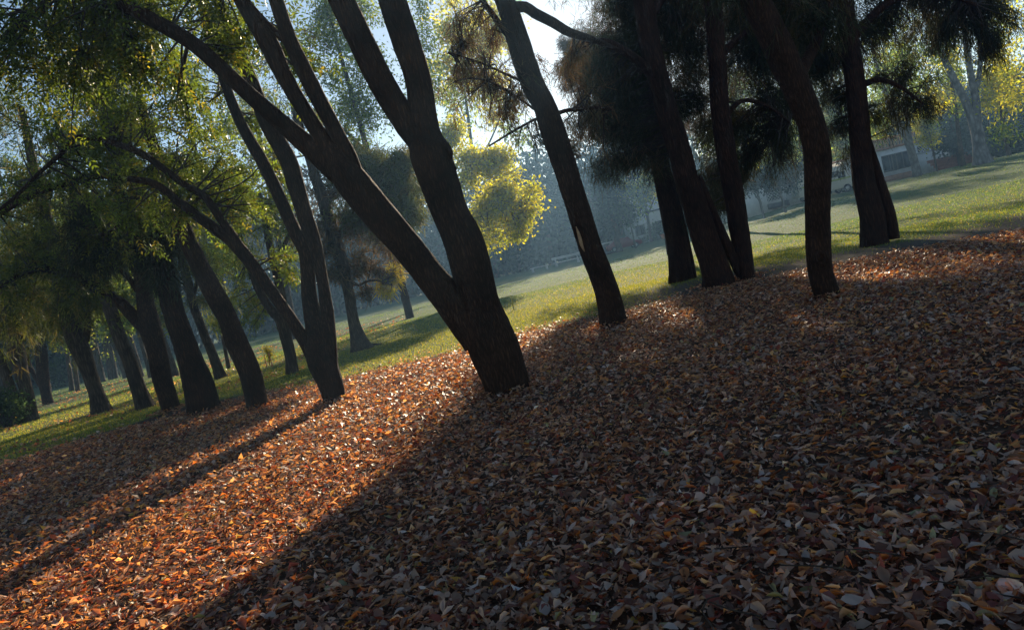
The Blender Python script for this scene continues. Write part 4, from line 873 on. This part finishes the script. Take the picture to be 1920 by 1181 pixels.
profile_body("body", off([(-3.4, .42), (1.75, .42), (1.85, .8), (1.75, 1.35), (1.35, 1.5), (1.0, 2.25), (.8, 2.42), (-3.2, 2.48), (-3.4, 2.3)], vx, vz), Dv, Dv + 1.95, M["cream"], van)
MB().box((vx - .9, Dv - .005, vz + 1.28), (4.6, .03, .16)).build("stripe", M["stripe"], van)
for k in range(3):
    MB().box((vx - 2.3 + k * 1.15, Dv - .004, vz + 1.78), (.9, .03, .5), 0, .012).build("window", M["glass"], van)
MB().box((vx + .62, Dv - .004, vz + 1.62), (.7, .03, .55), 0, .012).build("door_window", M["glass"], van)
MB().box((vx + 1.78, Dv + .4, vz + .62), (.14, .3, .16), 0, .03).build("headlight", M["rim"], van)
MB().box((vx + 1.78, Dv + .95, vz + .46), (.22, 1.7, .14), 0, .03).build("bumper", M["dark"], van)
for dx in (.95, -2.35):
    for dy in (.06, 1.85): wheel(van, vx + dx, Dv + dy, vz + .36, .36)
Dc = 86.0; cx_ = at(1172, 462, Dc)[0]; cz_ = zt(cx_, Dc)
car = thing("car", (cx_, Dc + .9, cz_), "dark red car parked in shade beside the white-roofed shed", "car")
profile_body("body", off([(-2.0, .3), (2.0, .3), (2.08, .55), (1.95, .8), (1.1, .92), (.5, 1.4), (-.9, 1.42), (-1.6, .98), (-2.05, .9)], cx_, cz_), Dc, Dc + 1.65, M["redcar"], car)
MB().box((cx_ + .25, Dc + .06, cz_ + 1.12), (.62, .03, .3), 0, .012).build("window", M["glass"], car)
MB().box((cx_ - .55, Dc + .06, cz_ + 1.12), (.75, .03, .3), 0, .012).build("window", M["glass"], car)
MB().box((cx_ - 2.02, Dc + .3, cz_ + .68), (.08, .3, .14), 0, .02).build("tail_light", M["pot"], car)
MB().box((cx_ + 2.0, Dc + .3, cz_ + .64), (.1, .3, .14), 0, .02).build("headlight", M["rim"], car)
for dx in (1.25, -1.25):
    for dy in (.05, 1.6): wheel(car, cx_ + dx, Dc + dy, cz_ + .31, .31)
# concrete benches in the blue shade
for px, py, L, lab in ((1062, 484, 3.4, "long pale concrete bench across the lawn, seen left of the scarred trunk"), (1012, 504, 2.2, "short concrete bench at the wood's edge, left of the longer one")):
    D_ = 88.0; c = at(px, py, D_); zb = zt(c[0], D_)
    bn = thing("bench", (c[0], D_, zb), lab, "bench")
    MB().box((c[0], D_, zb + .48), (L, .55, .12), 0, .02).build("seat", M["conc"], bn)
    for s in (-1, 1): MB().box((c[0] + s * L * .38, D_, zb + .2), (.25, .45, .44), 0, .02).build("leg", M["conc"], bn)
    if L > 3: MB().box((c[0], D_ + .32, zb + 1.0), (L, .1, .3), 0, .02).build("backrest", M["conc"], bn)
    if L > 3:
        for s in (-1, 1): MB().box((c[0] + s * L * .38, D_ + .32, zb + .6), (.12, .1, .62)).build("back_post", M["conc"], bn)

# stakes and saplings on the lawn
def stake(px, py, hpx, label, mt, lean=(.0, 0), w=.02):
    c = ground_at(px, py); h = hpx * c[1] / FPX; rg = np.random.default_rng(int(px))
    V, Q, T, C = tube([(c[0], c[1], zt(c[0], c[1]) - .06), (c[0] + lean[0] * .5, c[1], c[2] + h * .5), (c[0] + lean[0], c[1], c[2] + h)], [w, w * .95, w * .9], 10, .08, .03, rg=rg)
    return tag(obj("stake", mesh_np("stake", V, [Q, T], smooth=True), mt), label, "stake")
stake(964, 582, 29, "thin yellow marker stake on the sunlit lawn right of the forked trunk", M["yellow"], w=.022)
stake(500, 688, 24, "left of two reddish stakes holding the small sapling on the lawn", M["redstake"], (.02, 0), .016)
stake(511, 687, 26, "right of two reddish stakes holding the small sapling on the lawn", M["redstake"], (-.02, 0), .016)
b = gb(506, 687); D = b[1]
tree("tiny yellow-green sapling between two reddish stakes on the lawn", b, D, [("stem", [(506, 686, 1.8), (504, 672, 1.4), (502, 655, .8)])],
     [(502, 658, 7, 0, 5), (498, 654, 5, 0, 3), (508, 656, 5, 0, 3)], "sapling", leaf='leaf', kind='broad', pal='yellow', size=.06, sides=8, seed=99, spr=7, flare=0)
b = gb(226, 707); D = b[1]
tree("thin leaning sapling with pale twigs between the grey trunks at left", b, D, [("trunk", [(226, 706, 3.2), (221, 694, 2.6), (213, 680, 2.2), (202, 668, 1.5)]), ("limb", [(217, 688, 1.5), (220, 675, 1.2), (219, 662, .8)])],
     [(200, 664, 10, 0, 5), (218, 658, 9, 0, 4)], "sapling", bk='bark_pale', leaf='far', kind='broad', pal='lime', size=.14, sides=8, seed=98, spr=7, flare=0, step=.2)

# knots, scar and splinter on the near trunks
def root_of(frag):
    return next(v[0] for k, v in TREES.items() if frag in k)
def knot(px, py, depth, r, parent, seed):
    rg = np.random.default_rng(seed); c = at(px, py, depth)
    d = unit((EYEP - c)); s = unit(np.cross(d, [0, 0, 1.0])); u = np.cross(s, d)
    prof = [(1.5, -.25), (1.25, .12), (1.0, .3), (.72, .28), (.5, .05), (.2, -.1), (.01, -.12)]
    V, Q = lathe(prof, 28); V = V * (1 + rg.normal(0, .035, (len(V), 1))) * r
    Wv = c + V[:, :1] * s * .85 + V[:, 1:2] * u + V[:, 2:3] * d
    obj("knot", mesh_np("knot", Wv, Q, smooth=True), M["bark"], parent)
def front(px, py, frag):
    """point on the camera side of a trunk: step forward by its radius there"""
    root, sk = next(v for k, v in TREES.items() if frag in k); dpt = root.location[1]
    c = at(px, py, dpt); i = np.argmin(np.linalg.norm(sk[:, :3] - c, axis=1)); return dpt - sk[i, 3] * .93
knot(828, 287, front(828, 287, "forking low"), .10, t1, 1)
knot(898, 470, front(898, 470, "forking low") + .1, .06, t1, 3)
r3 = root_of("slim curved"); knot(1539, 485, front(1539, 485, "slim curved"), .085, r3, 4)
def sliver(name, pts, w, frag, mt, parent, push=0.0):
    P = np.array([at(px, py, front(px, py, frag) - push) for px, py in pts]); k = len(P)
    rd = [w * .25] + [w] * (k - 2) + [w * .2]
    V, Q, T, C = tube(P, rd, 8, .05, .15, rg=np.random.default_rng(3)); obj(name, mesh_np(name, V, [Q, T], smooth=True), mt, parent)
r2 = root_of("pale split scar")
sliver("scar", [(1080, 425), (1086, 442), (1091, 460), (1096, 472)], .028, "pale split scar", M["wood"], r2, -.02)
r6 = root_of("twin-stemmed")
sliver("splinter", [(581, 586), (586, 610), (592, 635), (597, 655)], .035, "twin-stemmed", M["wood"], r6, -.05)

# ------------------------------------------------------------------ fallen leaves
LIT = ([(.36, .235, .16), (.42, .32, .24), (.22, .115, .075), (.47, .40, .34), (.44, .20, .075), (.14, .065, .05), (.20, .06, .045), (.50, .36, .08), (.33, .36, .20), (.56, .52, .48)],
       [5.5, 5.0, 3.6, 3.6, 1.3, 3.0, 1.6, .25, .35, .8])
def litter_leaf(nseg, rg, n):
    """curled pointed leaves: (n, verts, 3) in local space, unit length, plus faces"""
    t = np.linspace(0, 1, nseg + 1); wdt = np.sin(np.pi * t ** .85) * .5
    curl = rg.normal(0, 1.2, (n, 1)); roll = rg.normal(.35, .7, (n, 1)); tw = rg.normal(0, .9, (n, 1)); asp = rg.uniform(.3, .72, (n, 1))
    a = curl * (t[None] - .5)
    xx = np.where(np.abs(curl) > .05, np.sin(a) / np.where(np.abs(curl) > .05, curl, 1), t[None] - .5)
    zz = np.where(np.abs(curl) > .05, (1 - np.cos(a)) / np.where(np.abs(curl) > .05, curl, 1), 0)
    rows = []
    for sgn in (-1, 0, 1):
        wv = wdt[None] * asp * sgn
        ang = tw * (t[None] - .5)
        yy = wv * np.cos(roll) * np.cos(ang); z2 = zz + np.abs(wv) * np.sin(roll) + wv * np.sin(ang)
        rows.append(np.stack([xx, yy, z2], -1))
    V = np.stack(rows, 2)                          # n, nseg+1, 3, 3
    nv = (nseg + 1) * 3
    F = []
    for i in range(nseg):
        for j in range(2): F.append([i * 3 + j, i * 3 + j + 1, i * 3 + j + 4, i * 3 + j + 3])
    return V.reshape(n, nv, 3), np.array(F)
def place_litter(P, size, nseg, rg, tilt):
    n = len(P); V, F = litter_leaf(nseg, rg, n); nv = V.shape[1]
    V = (V + rg.normal(0, .022, V.shape)) * size[:, None, None]
    az = rg.uniform(0, 2 * np.pi, n); nr = unit(np.stack([rg.normal(0, tilt, n), rg.normal(0, tilt, n), np.where(rg.random(n) < .3, -1., 1.)], 1))
    h = np.stack([np.cos(az), np.sin(az), np.zeros(n)], 1); h = unit(h - nr * (h * nr).sum(1, keepdims=True)); s = np.cross(nr, h)
    Wv = V[..., 0:1] * h[:, None] + V[..., 1:2] * s[:, None] + V[..., 2:3] * nr[:, None]
    zmin = Wv[..., 2].min(1); Wv = Wv + P[:, None]; Wv[..., 2] -= zmin[:, None] * rg.uniform(.5, 1.0, (n, 1))
    t = tints(n, *LIT, rg, .26) * (1 + .22 * wob(P[:, 0] * 1.1 + 3, P[:, 1] * 1.1))[:, None]; t = np.repeat(t[:, None], nv, 1) * rg.uniform(.88, 1.12, (n, nv, 1))
    Fc = (F[None] + (np.arange(n) * nv)[:, None, None]).reshape(-1, 4)
    return Wv.reshape(-1, 3), Fc, t.reshape(-1, 3)
def far_litter(P, size, rg):
    n = len(P); az = rg.uniform(0, 6.28, n); nr = unit(np.stack([rg.normal(0, .45, n), rg.normal(0, .45, n), np.ones(n)], 1))
    h = np.stack([np.cos(az), np.sin(az), np.zeros(n)], 1); h = unit(h - nr * (h * nr).sum(1, keepdims=True))
    return diamonds(P + np.array([0, 0, .012]), h, nr, size, size * rg.uniform(.4, .62, n), tints(n, *LIT, rg, .24), rg.normal(0, .35, (n, 1)))
def scatter(r0_, r1_, dens, rg, a0=-47, a1=47):
    A = .5 * R(a1 - a0) * (r1_ ** 2 - r0_ ** 2); n = int(A * dens)
    az = R(a0) + R(a1 - a0) * rg.random(n); rr = np.sqrt(r0_ ** 2 + (r1_ ** 2 - r0_ ** 2) * rg.random(n))
    x, y = rr * np.sin(az), rr * np.cos(az); e = y - border(x) + .45 * wob(x * 1.9, y * 1.9)
    keep = rg.random(n) < np.maximum(1 / (1 + np.exp(e / .38)), (.075 + .12 * (x > 1.5)) * np.exp(-np.maximum(e, 0) / np.where(x > 1.5, 1.9, 3.5)))
    x, y = x[keep], y[keep]; return x, y
rg = np.random.default_rng(21)
lm = LM()
for r0_, r1_, dn, sg_, sz in ((1.6, 4.2, 1850, 3, 1.0), (4.2, 7.5, 1280, 2, 1.0), (7.5, 12, 800, 0, 1.06), (12, 17, 560, 0, 1.15)):
    x, y = scatter(r0_, r1_, dn, rg, *((-62, 62) if r1_ < 5 else (-53, 53) if r1_ < 8 else (-48, 48)))
    P_ = np.stack([x, y, terrain(x, y) + rg.beta(1.2, 2.0, len(x)) * .045 + .002], 1)
    ls = sz * np.where(rg.random(len(x)) < .22, rg.uniform(.014, .032, len(x)), .030 + .060 * rg.random(len(x)) ** 1.5)
    lm.add(*(place_litter(P_, ls, sg_, rg, .38) if sg_ else far_litter(P_, ls, rg)))
x, y = scatter(17, 44, 9, rg, -48, 20); 
P_ = np.stack([x, y, terrain(x, y) + .03], 1)
if len(x): lm.add(*far_litter(P_, rg.uniform(.08, .14, len(x)), rg))
# leaves drifted over the worn ground between the left trees
n = 9000; x = rg.uniform(-34, -5, n); y = rg.uniform(13, 44, n); k = (rg.random(n) < .5 + .5 * np.sin(y * 1.1 + .25 * x + wob(x, y) * 1.2)); x, y = x[k], y[k]
lm.add(*far_litter(np.stack([x, y, terrain(x, y) + .02], 1), rg.uniform(.08, .15, len(x)), rg))
for frag, rb in (("forking low", .32), ("pale split scar", .26), ("slim curved", .19), ("brace root", .36), ("upright dark reddish", .24), ("twin-stemmed", .2), ("dark crooked", .2), ("broad fluted", .36), ("warm brown trunk", .24)):
    c = next(v[0] for k, v in TREES.items() if frag in k).location; n = 420
    dd_ = rg.exponential(.11, n); az = rg.uniform(0, 6.28, n); x, y = c[0] + (rb + dd_) * np.cos(az), c[1] + (rb + dd_) * np.sin(az)
    lm.add(*place_litter(np.stack([x, y, terrain(x, y) + .02 + .085 * np.exp(-dd_ / .12) * rg.random(n)], 1), .032 + .06 * rg.random(n), 2, rg, .55))
lit = tag(obj("fallen_leaves", lm.mesh("fallen_leaves"), M["litter"]), "thick layer of dried brown and orange fallen leaves under the trees", None, None, "stuff")
tw_ = TM()
for k in range(170):
    px, py = rg.uniform(0, 1920), 1175 - 480 * rg.random() ** 1.2; c = g0(px, py)
    if c[1] > border(c[0]) or not 1.5 < c[1] < 16: continue
    L = rg.uniform(.06, .32); a_ = rg.uniform(0, 6.28); h_ = np.array([math.cos(a_), math.sin(a_), rg.normal(0, .12)]); z_ = float(terrain(c[0], c[1])) + rg.uniform(.03, .055)
    p0 = np.array([c[0], c[1], z_]); q = rg.uniform(.0015, .004)
    V, Q, T, _ = tube([p0, p0 + h_ * L * .5 + rg.normal(0, .012, 3), p0 + h_ * L + rg.normal(0, .02, 3)], [q, q * .9, q * .5], 5, .05, .1, rg=rg); tw_.add(V, Q, T)
tag(obj("fallen_twigs", tw_.mesh("fallen_twigs"), M["bark_grey"]), "thin dried twigs lying among the fallen leaves", None, None, "stuff")
# the largest leaves, one by one, on top of the layer nearest the camera
V, F = None, None
shared = []
for k in range(24):
    rgk = np.random.default_rng(500 + k); Vv, Ff = litter_leaf(6, rgk, 1); Vv = Vv[0] * 1.0
    t = np.clip(np.array(LIT[0][rgk.choice(10, p=np.array(LIT[1]) / sum(LIT[1]))]) * rgk.lognormal(0, .15), 0, .9)
    sv, sq, stt, _ = tube([Vv[1], Vv[1] + np.array([-.12, .02, .03]), Vv[1] + np.array([-.24, .05, .02])], [.012, .009, .007], 4, 9, 0, rg=rgk)
    me = mesh_np("leaf", np.vstack([Vv, sv]), [np.vstack([Ff, sq + len(Vv)]), stt + len(Vv)], tint=np.vstack([np.tile(t, (len(Vv), 1)) * rgk.uniform(.9, 1.1, (len(Vv), 1)), np.tile(t * .6, (len(sv), 1))]), smooth=True)
    me.materials.append(M["litter"]); shared.append(me)
rg = np.random.default_rng(77)
for k in range(300):
    px, py = rg.uniform(0, 1920), 1175 - 330 * rg.random() ** 1.6
    c = ground_at(px, py)
    o = bpy.data.objects.new("leaf", shared[k % 24]); col.objects.link(o); o.parent = ground
    s = rg.uniform(.055, .088); o.scale = (s, s, s)
    o.rotation_euler = (rg.normal(0, .28) + (math.pi if rg.random() < .25 else 0), rg.normal(0, .28), rg.uniform(0, 6.28))
    o.location = (c[0], c[1], float(terrain(c[0], c[1])) + rg.uniform(.03, .055))

# ------------------------------------------------------------------ grass
rg = np.random.default_rng(31)
def blades(x, y, h, w, rg):
    n = len(x); b_ = np.stack([x, y, terrain(x, y) - .004], 1); az = rg.uniform(0, 6.28, n)
    s = np.stack([np.cos(az), np.sin(az), np.zeros(n)], 1); ln = rg.normal(0, .45, (n, 2))
    tip = b_ + np.stack([ln[:, 0] * h, ln[:, 1] * h, h], 1)
    V = np.stack([b_ - s * w[:, None] / 2, b_ + s * w[:, None] / 2, tip], 1).reshape(-1, 3)
    P_ = [(.17, .20, .035), (.23, .235, .04), (.12, .165, .032), (.34, .30, .10)]
    G_ = [(.085, .155, .05), (.12, .18, .055), (.06, .125, .045), (.18, .20, .08)]
    sunned = (1 - sstep(8, 24, y - border(x) + 3 * wob(x * .3, y * .3))) * (1 - .6 * sstep(4, 12, x))  # blade tints carry the same painted sun and shade as the lawn
    tn = np.where((rg.random(n) < sunned)[:, None], tints(n, P_, [4, 3, 3, 1.5], rg, .2), tints(n, G_, [4, 3, 3, 1], rg, .2))
    return V, np.arange(3 * n).reshape(n, 3), np.repeat(tn, 3, 0)
Vs, Fs, Ts, o_ = [], [], [], 0
for r0_, r1_, n in ((10.5, 16, 60000), (16, 24, 85000), (24, 36, 75000), (36, 62, 32000)):
    az = R(-47) + R(94) * rg.random(n); rr = np.sqrt(r0_ ** 2 + (r1_ ** 2 - r0_ ** 2) * rg.random(n)); x, y = rr * np.sin(az), rr * np.cos(az)
    e = y - border(x) + .4 * wob(x * 1.5, y * 1.5); br = np.interp(x, [1, 4], [0, 1]) * np.clip(1 - (e - 1.6) / 3.6, 0, .94)
    k = (e > .1 + rg.exponential(.25, n)) & (rg.random(n) > br); x, y, rr = x[k], y[k], rr[k]
    V, F, T = blades(x, y, rg.uniform(.02, .048, len(x)) * (1 + rr / 90), .006 + .0006 * rr, rg)
    Vs.append(V); Fs.append(F + o_); Ts.append(T); o_ += len(V)
tag(obj("grass", mesh_np("grass", np.vstack(Vs), [np.vstack(Fs)], tint=np.vstack(Ts)), M["grass"]), "short sunlit grass of the park lawn", None, None, "stuff")

# ------------------------------------------------------------------ air
hz = MB().box((0, 120, 14.5), (540, 380, 39)).build("haze", None) if False else None
mb = MB().box((0, 120, 15.0), (540, 380, 40.0))
hm = bpy.data.materials.new("haze_air"); hm.use_nodes = True; nt = hm.node_tree
nt.nodes.remove(nt.nodes["Principled BSDF"])
pv = nt.nodes.new("ShaderNodeVolumePrincipled"); pv.inputs["Density"].default_value = HAZE; pv.inputs["Color"].default_value = (.34, .62, 1.0, 1); pv.inputs["Anisotropy"].default_value = .5
nt.links.new(pv.outputs[0], nt.nodes["Material Output"].inputs["Volume"])
if HAZE > 0:
    tag(mb.build("haze", hm), "thin bluish morning haze in the air of the park", None, None, "stuff")
